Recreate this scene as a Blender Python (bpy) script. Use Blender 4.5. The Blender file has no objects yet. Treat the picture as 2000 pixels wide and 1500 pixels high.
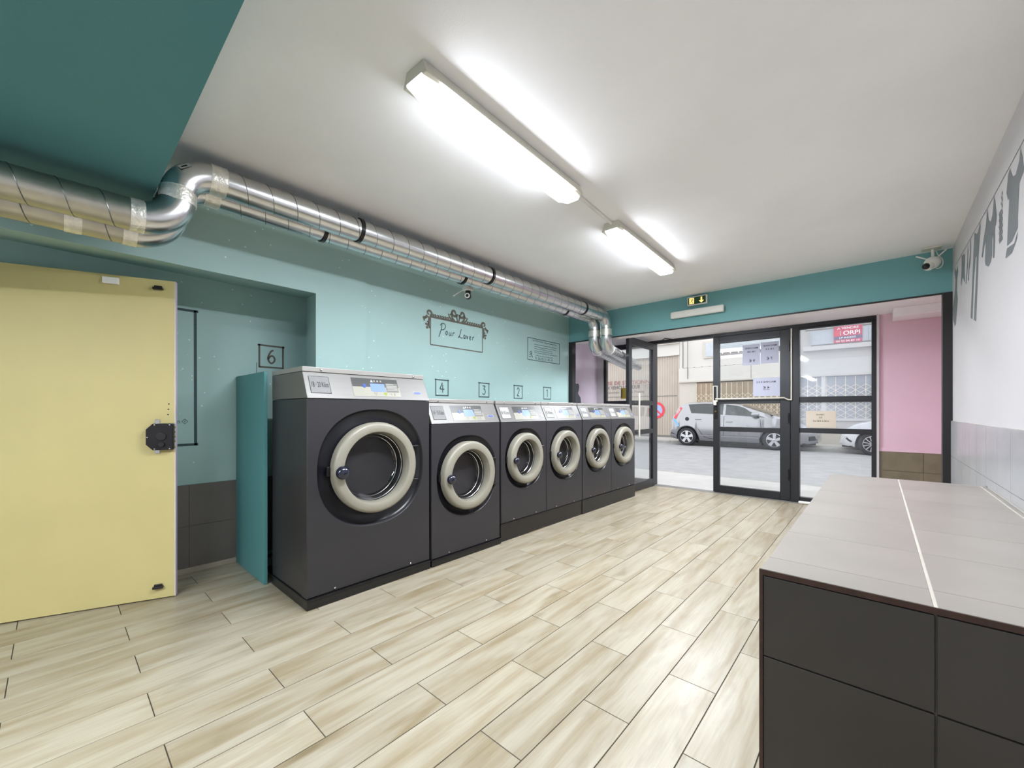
import bpy, bmesh, math, random
from mathutils import Matrix, Vector
random.seed(7)
C = bpy.context.scene.collection
SC = bpy.context.scene
PI = math.pi

# ---------------------------------------------------------------- camera, world, exposure
TH = math.atan(715.0 / 800.0)
cam = bpy.data.objects.new('camera', bpy.data.cameras.new('camera'))
C.objects.link(cam)
cam.data.sensor_width = 36.0
cam.data.lens = 800.0 / 2000.0 * 36.0
cam.data.shift_y = 53.0 / 2000.0
cam.data.clip_start = 0.02
cam.location = (0, 0, 1.194)
cam.rotation_euler = (PI / 2, 0, TH)
SC.camera = cam

w = bpy.data.worlds.new('overcast_sky'); SC.world = w
w.use_nodes = True
nt = w.node_tree
bg = nt.nodes['Background']
bg.inputs['Color'].default_value = (0.95, 0.97, 1.0, 1)
bg.inputs['Strength'].default_value = 0.49
LAMP = 50.0            # emission of the fluorescent diffusers
SC.view_settings.view_transform = 'Standard'
SC.view_settings.look = 'None'
SC.view_settings.gamma = 1.0
SC.view_settings.use_curve_mapping = False
SC.view_settings.exposure = 2.33
SC.cycles.use_denoising = True
SC.cycles.max_bounces = 10
SC.cycles.diffuse_bounces = 6
SC.cycles.glossy_bounces = 4
SC.cycles.transparent_max_bounces = 24
SC.cycles.transmission_bounces = 6
SC.cycles.sample_clamp_indirect = 6.0
SC.cycles.caustics_reflective = False
SC.cycles.caustics_refractive = False

# ---------------------------------------------------------------- materials
def lin(c):
    f = lambda v: v / 12.92 if v <= 0.04045 else ((v + 0.055) / 1.055) ** 2.4
    return tuple(f(v / 255.0) for v in c)

MATS = {}
def mat(name, rgb, rough=0.5, metal=0.0, var=0.06, scale=6.0, bump=0.0, bscale=80.0, stretch=(1, 1, 1),
        emit=0.0, spec=0.5, coat=0.0, island=0.0, alpha=None):
    """procedural principled material: base colour modulated by noise, optional bump / emission"""
    m = bpy.data.materials.new(name); m.use_nodes = True
    t = m.node_tree; N = t.nodes; L = t.links
    p = N['Principled BSDF']
    c = lin(rgb)
    tc = N.new('ShaderNodeTexCoord'); mp = N.new('ShaderNodeMapping')
    mp.inputs['Scale'].default_value = stretch
    L.new(tc.outputs['Object'], mp.inputs['Vector'])
    no = N.new('ShaderNodeTexNoise'); no.inputs['Scale'].default_value = scale
    no.inputs['Detail'].default_value = 4
    L.new(mp.outputs['Vector'], no.inputs['Vector'])
    cr = N.new('ShaderNodeValToRGB')
    lo = tuple(max(0, v * (1 - var)) for v in c); hi = tuple(min(1, v * (1 + var)) for v in c)
    cr.color_ramp.elements[0].position = 0.3; cr.color_ramp.elements[0].color = (*lo, 1)
    cr.color_ramp.elements[1].position = 0.7; cr.color_ramp.elements[1].color = (*hi, 1)
    L.new(no.outputs['Fac'], cr.inputs['Fac'])
    col = cr.outputs['Color']
    if island:
        oi = N.new('ShaderNodeObjectInfo')
        hs = N.new('ShaderNodeHueSaturation')
        mr = N.new('ShaderNodeMapRange'); mr.inputs['To Min'].default_value = 1 - island; mr.inputs['To Max'].default_value = 1 + island
        L.new(oi.outputs['Random'], mr.inputs['Value']); L.new(mr.outputs['Result'], hs.inputs['Value'])
        L.new(col, hs.inputs['Color']); col = hs.outputs['Color']
    L.new(col, p.inputs['Base Color'])
    p.inputs['Roughness'].default_value = rough
    p.inputs['Metallic'].default_value = metal
    p.inputs['Specular IOR Level'].default_value = spec
    if coat:
        p.inputs['Coat Weight'].default_value = coat; p.inputs['Coat Roughness'].default_value = 0.05
    if bump:
        n2 = N.new('ShaderNodeTexNoise'); n2.inputs['Scale'].default_value = bscale; n2.inputs['Detail'].default_value = 3
        L.new(mp.outputs['Vector'], n2.inputs['Vector'])
        b = N.new('ShaderNodeBump'); b.inputs['Strength'].default_value = bump; b.inputs['Distance'].default_value = 0.004
        L.new(n2.outputs['Fac'], b.inputs['Height']); L.new(b.outputs['Normal'], p.inputs['Normal'])
    if emit:
        L.new(col, p.inputs['Emission Color']); p.inputs['Emission Strength'].default_value = emit
    MATS[name] = m
    return m

def glass_mat(name, tint=(1, 1, 1), haze=0.0, hazecol=(225, 230, 240), refl=1.0):
    """thin pane: transparent + fresnel gloss + an optional whitish diffuse haze"""
    m = bpy.data.materials.new(name); m.use_nodes = True
    t = m.node_tree; N = t.nodes; L = t.links
    N.remove(N['Principled BSDF']); out = N['Material Output']
    tr = N.new('ShaderNodeBsdfTransparent'); tr.inputs['Color'].default_value = (*tint, 1)
    gl = N.new('ShaderNodeBsdfGlossy'); gl.inputs['Roughness'].default_value = 0.02
    fr = N.new('ShaderNodeFresnel'); fr.inputs['IOR'].default_value = 1.45
    ge = N.new('ShaderNodeNewGeometry'); io = N.new('ShaderNodeMapRange')      # same reflectance from either face of the sheet
    io.inputs['To Min'].default_value = 1.45; io.inputs['To Max'].default_value = 1 / 1.45
    L.new(ge.outputs['Backfacing'], io.inputs['Value']); L.new(io.outputs[0], fr.inputs['IOR'])
    mu = N.new('ShaderNodeMath'); mu.operation = 'MULTIPLY'; mu.inputs[1].default_value = refl
    L.new(fr.outputs[0], mu.inputs[0])
    mx = N.new('ShaderNodeMixShader'); L.new(mu.outputs[0], mx.inputs[0]); L.new(tr.outputs[0], mx.inputs[1]); L.new(gl.outputs[0], mx.inputs[2])
    last = mx
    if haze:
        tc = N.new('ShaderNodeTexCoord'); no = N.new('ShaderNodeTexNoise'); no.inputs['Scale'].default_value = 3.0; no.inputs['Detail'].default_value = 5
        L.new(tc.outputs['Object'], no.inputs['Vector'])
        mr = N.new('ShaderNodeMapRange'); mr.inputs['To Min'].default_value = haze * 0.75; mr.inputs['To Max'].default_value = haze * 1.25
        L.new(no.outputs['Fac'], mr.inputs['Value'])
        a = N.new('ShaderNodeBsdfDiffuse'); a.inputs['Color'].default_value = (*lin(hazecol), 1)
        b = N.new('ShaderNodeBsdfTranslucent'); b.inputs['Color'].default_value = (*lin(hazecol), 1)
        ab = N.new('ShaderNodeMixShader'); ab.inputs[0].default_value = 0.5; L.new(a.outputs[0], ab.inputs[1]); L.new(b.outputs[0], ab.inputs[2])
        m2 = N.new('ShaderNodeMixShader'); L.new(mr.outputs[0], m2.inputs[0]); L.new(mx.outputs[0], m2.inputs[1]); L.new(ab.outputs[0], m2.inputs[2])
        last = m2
    L.new(last.outputs[0], out.inputs['Surface'])
    MATS[name] = m
    return m

def paint_mat(name, rgb, specks=0.0):
    """matt wall paint with roller texture, light dirt and, optionally, white paint specks"""
    m = mat(name, rgb, rough=0.55, var=0.035, scale=1.6, bump=0.10, bscale=220, spec=0.35)
    if specks:
        t = m.node_tree; N = t.nodes; L = t.links; p = N['Principled BSDF']
        old = p.inputs['Base Color'].links[0].from_socket
        tc = N.new('ShaderNodeTexCoord')
        vo = N.new('ShaderNodeTexVoronoi'); vo.inputs['Scale'].default_value = 16.0
        L.new(tc.outputs['Object'], vo.inputs['Vector'])
        lt = N.new('ShaderNodeMath'); lt.operation = 'LESS_THAN'; lt.inputs[1].default_value = specks
        L.new(vo.outputs['Distance'], lt.inputs[0])
        n = N.new('ShaderNodeTexNoise'); n.inputs['Scale'].default_value = 2.2; L.new(tc.outputs['Object'], n.inputs['Vector'])
        g = N.new('ShaderNodeMath'); g.operation = 'GREATER_THAN'; g.inputs[1].default_value = 0.50; L.new(n.outputs['Fac'], g.inputs[0])
        mu = N.new('ShaderNodeMath'); mu.operation = 'MULTIPLY'; L.new(lt.outputs[0], mu.inputs[0]); L.new(g.outputs[0], mu.inputs[1])
        mx = N.new('ShaderNodeMix'); mx.data_type = 'RGBA'
        L.new(mu.outputs[0], mx.inputs['Factor']); L.new(old, mx.inputs[6]); mx.inputs[7].default_value = (*lin((214, 232, 228)), 1)
        L.new(mx.outputs[2], p.inputs['Base Color'])
    return m

def plank_mat(name):
    """whitewashed wood-look porcelain plank: streaky grain along local y, different on each plank"""
    m = bpy.data.materials.new(name); m.use_nodes = True
    t = m.node_tree; N = t.nodes; L = t.links; p = N['Principled BSDF']
    tc = N.new('ShaderNodeTexCoord'); oi = N.new('ShaderNodeObjectInfo')
    ad = N.new('ShaderNodeVectorMath'); ad.operation = 'MULTIPLY_ADD'
    cb = N.new('ShaderNodeCombineXYZ')
    for i, k in enumerate((37.0, 91.0, 53.0)):
        mm = N.new('ShaderNodeMath'); mm.operation = 'MULTIPLY'; mm.inputs[1].default_value = k
        L.new(oi.outputs['Random'], mm.inputs[0]); L.new(mm.outputs[0], cb.inputs[i])
    L.new(tc.outputs['Object'], ad.inputs[0]); ad.inputs[1].default_value = (1, 1, 1); L.new(cb.outputs[0], ad.inputs[2])
    def noise(sx, sy, sc, det, dist=0.0):
        mp = N.new('ShaderNodeMapping'); mp.inputs['Scale'].default_value = (sx, sy, 1)
        L.new(ad.outputs[0], mp.inputs['Vector'])
        n = N.new('ShaderNodeTexNoise'); n.inputs['Scale'].default_value = sc; n.inputs['Detail'].default_value = det; n.inputs['Distortion'].default_value = dist
        L.new(mp.outputs[0], n.inputs['Vector']); return n
    a = noise(7.0, 0.9, 2.2, 5, 0.4); b = noise(45, 1.6, 3.0, 3); k = noise(2.2, 0.7, 5.0, 4, 0.25)
    r1 = N.new('ShaderNodeValToRGB')
    e = r1.color_ramp.elements
    e[0].position = 0.28; e[0].color = (*lin((142, 128, 100)), 1)
    e[1].position = 0.62; e[1].color = (*lin((170, 162, 143)), 1)
    e2 = e.new(0.45); e2.color = (*lin((158, 147, 125)), 1)
    L.new(a.outputs['Fac'], r1.inputs['Fac'])
    r2 = N.new('ShaderNodeValToRGB')
    r2.color_ramp.elements[0].position = 0.30; r2.color_ramp.elements[0].color = (0.86, 0.84, 0.81, 1)
    r2.color_ramp.elements[1].position = 0.60; r2.color_ramp.elements[1].color = (1, 1, 1, 1)
    L.new(b.outputs['Fac'], r2.inputs['Fac'])
    mx = N.new('ShaderNodeMix'); mx.data_type = 'RGBA'; mx.blend_type = 'MULTIPLY'; mx.inputs['Factor'].default_value = 0.75
    L.new(r1.outputs[0], mx.inputs[6]); L.new(r2.outputs[0], mx.inputs[7])
    # occasional darker knots / greyish patches
    r3 = N.new('ShaderNodeValToRGB')
    r3.color_ramp.elements[0].position = 0.24; r3.color_ramp.elements[0].color = (0.60, 0.56, 0.49, 1)
    r3.color_ramp.elements[1].position = 0.40; r3.color_ramp.elements[1].color = (1, 1, 1, 1)
    L.new(k.outputs['Fac'], r3.inputs['Fac'])
    m2 = N.new('ShaderNodeMix'); m2.data_type = 'RGBA'; m2.blend_type = 'MULTIPLY'; m2.inputs['Factor'].default_value = 0.5
    L.new(mx.outputs[2], m2.inputs[6]); L.new(r3.outputs[0], m2.inputs[7])
    hs = N.new('ShaderNodeHueSaturation'); mr = N.new('ShaderNodeMapRange'); mr.inputs['To Min'].default_value = 0.93; mr.inputs['To Max'].default_value = 1.05
    L.new(oi.outputs['Random'], mr.inputs['Value']); L.new(mr.outputs[0], hs.inputs['Value']); L.new(m2.outputs[2], hs.inputs['Color'])
    L.new(hs.outputs[0], p.inputs['Base Color'])
    p.inputs['Roughness'].default_value = 0.34; p.inputs['Specular IOR Level'].default_value = 0.45
    bp = N.new('ShaderNodeBump'); bp.inputs['Strength'].default_value = 0.12; bp.inputs['Distance'].default_value = 0.002
    L.new(b.outputs['Fac'], bp.inputs['Height']); L.new(bp.outputs[0], p.inputs['Normal'])
    MATS[name] = m
    return m

M = MATS
paint_mat('teal_paint', (164, 193, 189), specks=0.085)
paint_mat('teal_board', (84, 138, 138))
paint_mat('teal_beam', (116, 168, 170))
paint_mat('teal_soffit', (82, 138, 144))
paint_mat('white_ceiling', (247, 246, 248))
paint_mat('white_wall', (200, 196, 197))
paint_mat('pink_wall', (222, 190, 202))
paint_mat('lilac_wall', (244, 228, 244))
mat('dark_frame', (36, 37, 40), rough=0.42, var=0.05, metal=0.2)
mat('dark_post', (32, 30, 31), rough=0.5)
plank_mat('wood_plank')
mat('grout_dark', (66, 57, 44), rough=0.9, bump=0.3)
mat('grout_pale', (196, 190, 178), rough=0.9, bump=0.2)
mat('grout_grey', (108, 104, 98), rough=0.9, bump=0.2)
mat('tile_top', (158, 151, 143), rough=0.34, var=0.07, scale=3.5, bump=0.05, bscale=60, island=0.03)
mat('tile_front', (51, 47, 43), rough=0.42, var=0.10, scale=5, bump=0.08, bscale=90, island=0.05)
mat('tile_right', (174, 173, 174), rough=0.22, var=0.06, scale=4, island=0.03)
mat('tile_niche', (104, 97, 93), rough=0.40, var=0.08, scale=4, island=0.04)
mat('tile_olive', (118, 110, 88), rough=0.45, var=0.14, scale=9, island=0.04)
mat('skirting', (168, 156, 140), rough=0.5, var=0.12, scale=8)
mat('steel_trim', (60, 40, 32), rough=0.45, metal=0.3, var=0.25, scale=30)
mat('yellow_door', (197, 184, 127), rough=0.5, var=0.04, scale=2.5, bump=0.05, bscale=150, spec=0.35)
mat('lilac_edge', (214, 198, 210), rough=0.5)
mat('black_plastic', (24, 22, 22), rough=0.35)
mat('black_metal', (30, 28, 29), rough=0.3, metal=0.3)
mat('chrome', (200, 200, 200), rough=0.18, metal=1.0, var=0.03)
mat('white_plastic', (232, 230, 224), rough=0.4, var=0.02)
mat('galvanised', (205, 206, 206), rough=0.26, metal=1.0, var=0.07, scale=9, bump=0.02, bscale=40)
mat('galvanised_dull', (186, 182, 170), rough=0.38, metal=1.0, var=0.10, scale=12, bump=0.04, bscale=60)
mat('seam_metal', (120, 122, 122), rough=0.35, metal=1.0)
mat('foil_tape', (232, 229, 221), rough=0.36, metal=0.75, var=0.12, scale=40, bump=0.9, bscale=70)
mat('washer_body', (54, 53, 56), rough=0.34, metal=0.25, var=0.04, scale=3, bump=0.015, bscale=300)
mat('washer_black', (26, 26, 32), rough=0.30, var=0.08)
mat('stainless', (122, 120, 117), rough=0.46, metal=0.55, var=0.04, scale=3, stretch=(60, 1, 60), bump=0.02, bscale=30)
mat('lid_steel', (166, 163, 158), rough=0.36, metal=0.35, var=0.04, scale=3, stretch=(60, 1, 60))
mat('ring_plastic', (142, 138, 124), rough=0.40, var=0.03)
mat('knob_blue', (24, 26, 44), rough=0.22, coat=0.5)
mat('drum_metal', (150, 146, 138), rough=0.28, metal=0.9, var=0.15, scale=14)
mat('rubber_dark', (40, 38, 36), rough=0.5)
mat('plinth_black', (27, 26, 26), rough=0.35, var=0.12, scale=8)
def rust(m):
    t = m.node_tree; N = t.nodes; L = t.links; p = N['Principled BSDF']
    old = p.inputs['Base Color'].links[0].from_socket
    tc = N.new('ShaderNodeTexCoord'); no = N.new('ShaderNodeTexNoise'); no.inputs['Scale'].default_value = 9; no.inputs['Detail'].default_value = 6
    L.new(tc.outputs['Object'], no.inputs['Vector'])
    sx = N.new('ShaderNodeSeparateXYZ'); L.new(tc.outputs['Object'], sx.inputs[0])
    mr = N.new('ShaderNodeMapRange'); mr.inputs['From Min'].default_value = 0.0; mr.inputs['From Max'].default_value = 0.05
    mr.inputs['To Min'].default_value = 0.16; mr.inputs['To Max'].default_value = -0.3; L.new(sx.outputs['Z'], mr.inputs['Value'])
    ad = N.new('ShaderNodeMath'); ad.operation = 'ADD'; L.new(no.outputs['Fac'], ad.inputs[0]); L.new(mr.outputs[0], ad.inputs[1])
    g = N.new('ShaderNodeMath'); g.operation = 'GREATER_THAN'; g.inputs[1].default_value = 0.66; L.new(ad.outputs[0], g.inputs[0])
    mx = N.new('ShaderNodeMix'); mx.data_type = 'RGBA'; L.new(g.outputs[0], mx.inputs['Factor']); L.new(old, mx.inputs[6]); mx.inputs[7].default_value = (*lin((84, 62, 34)), 1)
    L.new(mx.outputs[2], p.inputs['Base Color'])
mat('plinth_worn', (30, 28, 28), rough=0.35, var=0.12, scale=8); rust(M['plinth_worn'])
mat('label_grey', (138, 138, 137), rough=0.6, spec=0.15)
mat('label_border', (62, 64, 64), rough=0.6, spec=0.15)
mat('label_white', (178, 178, 175), rough=0.6, spec=0.15)
mat('print_dark', (40, 40, 40), rough=0.7, spec=0.1)
mat('display_dark', (72, 72, 71), rough=0.3)
mat('display_light', (152, 149, 136), rough=0.35, var=0.05)
mat('info_plate', (110, 108, 100), rough=0.4)
mat('lcd_blue', (100, 122, 215), rough=0.3, emit=0.16)
mat('button_steel', (190, 190, 186), rough=0.25, metal=0.8)
mat('icon_green', (128, 144, 44), rough=0.5)
mat('badge_blue', (60, 84, 150), rough=0.3)
mat('glyph_brown', (96, 92, 82), rough=0.7, var=0.12, scale=30)
mat('glyph_teal', (58, 78, 80), rough=0.7, var=0.10, scale=30)
mat('vinyl_grey', (112, 116, 118), rough=0.6, var=0.08)
mat('vinyl_slate', (92, 98, 108), rough=0.6)
mat('lamp_tray', (206, 204, 192), rough=0.5)
mat('lamp_clear', (228, 230, 228), rough=0.25, emit=0.28)
mat('lamp_glow', (240, 246, 255), rough=0.4, var=0.0, emit=LAMP)
mat('lamp_glow_side', (240, 246, 255), rough=0.4, var=0.0, emit=LAMP * 0.11)
mat('exit_green', (28, 70, 40), rough=0.4)
mat('exit_glow', (255, 205, 120), rough=0.4, emit=0.30, var=0.1, scale=20)
mat('paper_white', (168, 170, 184), rough=0.7, var=0.01)
mat('paper_cream', (206, 196, 178), rough=0.7, var=0.01)
mat('brass', (170, 140, 64), rough=0.3, metal=0.9)
mat('ivory_metal', (214, 210, 196), rough=0.35, metal=0.3)
glass_mat('pane_clear', (0.97, 0.98, 0.98), haze=0.02)
glass_mat('pane_glare_haze', (0.93, 0.95, 0.97), haze=0.22, hazecol=(224, 228, 236))  # whitish haze paints the pane's reflections into the glass
glass_mat('porthole_glass', (0.72, 0.72, 0.73), refl=2.2)
glass_mat('car_glass', (0.30, 0.34, 0.36), refl=1.3)
mat('asphalt', (146, 146, 148), rough=0.85, var=0.10, scale=3, bump=0.3, bscale=120)
mat('pavement', (176, 174, 171), rough=0.8, var=0.06, scale=2, bump=0.2, bscale=90)
mat('kerbstone', (150, 149, 146), rough=0.8, var=0.12, scale=5)
mat('render_cream', (190, 184, 175), rough=0.8, var=0.04, scale=1.2)
mat('render_white', (196, 193, 188), rough=0.8, var=0.03, scale=1.2)
mat('garage_paint', (180, 169, 158), rough=0.6, var=0.05, scale=2)
mat('red_sign', (214, 60, 70), rough=0.5)
mat('blue_sign', (150, 170, 210), rough=0.5)
mat('red_letter', (138, 82, 78), rough=0.8, var=0.25, scale=12)
mat('grey_letter', (82, 80, 84), rough=0.8, var=0.2, scale=12)
mat('shutter_brown', (148, 132, 112), rough=0.6, var=0.08)
mat('shutter_grey', (128, 134, 142), rough=0.6, var=0.08)
mat('grille_ivory', (226, 214, 190), rough=0.5)
mat('dark_gap', (70, 56, 44), rough=0.8)
mat('railing_grey', (176, 182, 188), rough=0.4)
mat('board_pink', (196, 36, 80), rough=0.5)
mat('board_red', (214, 24, 70), rough=0.5)
mat('board_navy', (78, 70, 110), rough=0.5)
mat('car_silver', (150, 150, 154), rough=0.22, metal=0.6, coat=0.6, var=0.02)
mat('car_white', (206, 206, 208), rough=0.22, coat=0.6, var=0.01)
mat('tyre', (34, 35, 40), rough=0.75)
mat('alloy', (196, 196, 200), rough=0.25, metal=0.9)
mat('tail_red', (206, 40, 56), rough=0.25, coat=0.6)
mat('blue_tape', (110, 170, 214), rough=0.4)
mat('headlamp', (206, 208, 210), rough=0.15, coat=0.8)
mat('sign_white', (244, 244, 242), rough=0.5)
mat('concrete_dark', (120, 118, 114), rough=0.9)

# ---------------------------------------------------------------- mesh helpers
def chain(o):
    m = Matrix.Identity(4)
    while o is not None:
        m = o.matrix_basis @ m
        o = o.parent
    return m

class B:
    """collects faces and links them as ONE mesh object"""
    def __init__(s): s.v = []; s.f = []; s.m = []; s.cur = 0
    def add(s, vs, fs):
        k = len(s.v); s.v += [tuple(p) for p in vs]
        for f in fs: s.f.append(tuple(i + k for i in f)); s.m.append(s.cur)
        return s
    def box(s, x0, x1, y0, y1, z0, z1, ch=0.0):
        """box; ch chamfers the edges round the top face"""
        if not ch:
            vs = [(x0, y0, z0), (x1, y0, z0), (x1, y1, z0), (x0, y1, z0), (x0, y0, z1), (x1, y0, z1), (x1, y1, z1), (x0, y1, z1)]
            return s.add(vs, [(3, 2, 1, 0), (4, 5, 6, 7), (0, 1, 5, 4), (1, 2, 6, 5), (2, 3, 7, 6), (3, 0, 4, 7)])
        vs = []
        for z, d in ((z0, 0), (z1 - ch, 0), (z1, ch)):
            vs += [(x0 + d, y0 + d, z), (x1 - d, y0 + d, z), (x1 - d, y1 - d, z), (x0 + d, y1 - d, z)]
        fs = [(3, 2, 1, 0), (8, 9, 10, 11)]
        for a in (0, 4):
            for i in range(4): fs.append((a + i, a + (i + 1) % 4, a + 4 + (i + 1) % 4, a + 4 + i))
        return s.add(vs, fs)
    def prism(s, pts, a, b, fn):
        """closed 2-D outline pts (counter-clockwise) extruded from a to b; fn(p, q, d) -> 3-D"""
        n = len(pts)
        vs = [fn(p[0], p[1], a) for p in pts] + [fn(p[0], p[1], b) for p in pts]
        fs = [tuple(range(n - 1, -1, -1)), tuple(range(n, 2 * n))]
        for i in range(n): fs.append((i, (i + 1) % n, n + (i + 1) % n, n + i))
        return s.add(vs, fs)
    def lathe(s, prof, n=48, fn=None, close=False):
        """prof: list of (r, h); fn(r, angle, h) -> 3-D"""
        vs = []; fs = []; k = len(prof)
        for i in range(n):
            a = 2 * PI * i / n
            for r, h in prof: vs.append(fn(r, a, h))
        for i in range(n):
            j = (i + 1) % n
            for q in range(k if close else k - 1):
                q2 = (q + 1) % k
                fs.append((i * k + q, j * k + q, j * k + q2, i * k + q2))
        return s.add(vs, fs)
    def tube(s, pts, r, n=12, cap=True):
        """tube along a polyline; r a number or a list"""
        pts = [Vector(p) for p in pts]; k = len(pts)
        vs = []; fs = []; up = None
        for i, p in enumerate(pts):
            t = (pts[min(i + 1, k - 1)] - pts[max(i - 1, 0)]).normalized()
            if up is None:
                up = Vector((0, 0, 1)) if abs(t.z) < 0.9 else Vector((1, 0, 0))
            a = t.cross(up).normalized(); up = a.cross(t).normalized()
            rr = r[i] if isinstance(r, (list, tuple)) else r
            for j in range(n):
                q = 2 * PI * j / n
                vs.append(p + a * (rr * math.cos(q)) + up * (rr * math.sin(q)))
        for i in range(k - 1):
            for j in range(n):
                j2 = (j + 1) % n
                fs.append((i * n + j, i * n + j2, (i + 1) * n + j2, (i + 1) * n + j))
        if cap: fs.append(tuple(range(n - 1, -1, -1))); fs.append(tuple((k - 1) * n + j for j in range(n)))
        return s.add(vs, fs)
    def ball(s, c, r, n=16, sq=(1, 1, 1)):
        k = n // 2 + 1; vs = []; fs = []
        for i in range(k):
            a = PI * i / (k - 1)
            for j in range(n):
                b = 2 * PI * j / n
                vs.append((c[0] + r * sq[0] * math.sin(a) * math.cos(b), c[1] + r * sq[1] * math.sin(a) * math.sin(b), c[2] - r * sq[2] * math.cos(a)))
        for i in range(k - 1):
            for j in range(n): fs.append((i * n + j, i * n + (j + 1) % n, (i + 1) * n + (j + 1) % n, (i + 1) * n + j))
        return s.add(vs, fs)
    def ribbon(s, pts, wd, fn, d=0.0, th=0.0008):
        """flat painted stroke of width wd along 2-D points; fn(p, q, d) -> 3-D"""
        k = len(pts)
        if k < 2: return s
        L = []; R = []
        for i in range(k):
            a = pts[max(i - 1, 0)]; b = pts[min(i + 1, k - 1)]
            dx, dy = b[0] - a[0], b[1] - a[1]; l = math.hypot(dx, dy) or 1
            h = (wd[i] if isinstance(wd, (list, tuple)) else wd) / 2
            L.append((pts[i][0] - dy / l * h, pts[i][1] + dx / l * h)); R.append((pts[i][0] + dy / l * h, pts[i][1] - dx / l * h))
        vs = [fn(*p, d + th) for p in L] + [fn(*p, d + th) for p in R]
        return s.add(vs, [(i, k + i, k + i + 1, i + 1) for i in range(k - 1)])
    def build(s, name, mats, parent=None, world=False, smooth=None, bevel=0.0, kind=None, label=None, seg=2):
        me = bpy.data.meshes.new(name)
        vs = s.v
        if world and parent is not None:
            inv = chain(parent).inverted(); vs = [inv @ Vector(p) for p in vs]
        me.from_pydata(vs, [], s.f)
        if not isinstance(mats, (list, tuple)): mats = [mats]
        for m in mats: me.materials.append(M[m])
        if len(mats) > 1: me.polygons.foreach_set('material_index', s.m)
        bm = bmesh.new(); bm.from_mesh(me); bmesh.ops.remove_doubles(bm, verts=bm.verts, dist=1e-6)
        if name not in FLAT: bmesh.ops.recalc_face_normals(bm, faces=bm.faces)
        bm.to_mesh(me); bm.free()
        if smooth is not None:
            me.polygons.foreach_set('use_smooth', [True] * len(me.polygons)); me.set_sharp_from_angle(angle=math.radians(smooth))
        o = bpy.data.objects.new(name, me); C.objects.link(o)
        if parent is not None: o.parent = parent
        if bevel:
            b = o.modifiers.new('bevel', 'BEVEL'); b.width = bevel; b.segments = seg; b.limit_method = 'ANGLE'; b.angle_limit = math.radians(40)
        if kind: o['kind'] = kind
        if label: o['label'] = label
        return o
FLAT = set()

def thing(name, label, cat, loc=(0, 0, 0), rotz=0.0, group=None, kind=None):
    o = bpy.data.objects.new(name, None); C.objects.link(o)
    o.empty_display_size = 0.1
    o.location = loc; o.rotation_euler = (0, 0, rotz)
    o['label'] = label; o['category'] = cat
    if group: o['group'] = group
    if kind: o['kind'] = kind
    return o
def tag(o, label, cat, group=None, kind=None):
    o['label'] = label; o['category'] = cat
    if group: o['group'] = group
    if kind: o['kind'] = kind
    return o
def kids(o): return [c for c in C.objects if c.parent == o]
def copy_tree(o, parent=None):
    c = o.copy(); C.objects.link(c); c.parent = parent
    for ch in kids(o):
        copy_tree(ch, c)
    return c
def bx(name, m, x0, x1, y0, y1, z0, z1, parent=None, world=True, bevel=0.0, **k):
    return B().box(x0, x1, y0, y1, z0, z1).build(name, m, parent, world=world, bevel=bevel, **k)
def smooth2(pts, n=6):
    """Catmull-Rom through 2-D points"""
    out = []
    P = [pts[0]] + list(pts) + [pts[-1]]
    for i in range(1, len(P) - 2):
        for j in range(n):
            t = j / n
            out.append(tuple(0.5 * (2 * P[i][q] + (P[i + 1][q] - P[i - 1][q]) * t + (2 * P[i - 1][q] - 5 * P[i][q] + 4 * P[i + 1][q] - P[i + 2][q]) * t * t + (3 * P[i][q] - P[i - 1][q] - 3 * P[i + 1][q] + P[i + 2][q]) * t ** 3) for q in (0, 1)))
    out.append(tuple(pts[-1]))
    return out
def text(name, body, m, parent, fn, u0, u1, v0, v1, d=0.001, mirror=False, label=None, bold=0.0):
    """printed lettering: glyph outlines stretched into the rectangle u0..u1, v0..v1 of a surface; fn(u, v, d) -> world"""
    cu = bpy.data.curves.new(name, 'FONT'); cu.body = body; cu.align_x = 'CENTER'; cu.offset = bold; cu.resolution_u = 3
    tmp = bpy.data.objects.new('lettering_outline', cu); C.objects.link(tmp)
    dg = bpy.context.evaluated_depsgraph_get(); dg.update()
    me = bpy.data.meshes.new_from_object(tmp.evaluated_get(dg))
    bpy.data.objects.remove(tmp); bpy.data.curves.remove(cu)
    xs = [v.co.x for v in me.vertices]; ys = [v.co.y for v in me.vertices]
    xa, xb, ya, yb = min(xs), max(xs), min(ys), max(ys)
    b = B()
    vs = []
    for v in me.vertices:
        a = (v.co.x - xa) / (xb - xa); c = (v.co.y - ya) / (yb - ya)
        if mirror: a = 1 - a
        vs.append(fn(u0 + (u1 - u0) * a, v0 + (v1 - v0) * c, d))
    b.add(vs, [tuple(p.vertices) for p in me.polygons])
    bpy.data.meshes.remove(me)
    return b.build(name, m, parent, world=True, label=label)

# ================================================================= ROOM SHELL
H_C = 2.495                       # main ceiling
def S(o, label, cat): return tag(o, label, cat, kind='structure')

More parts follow.
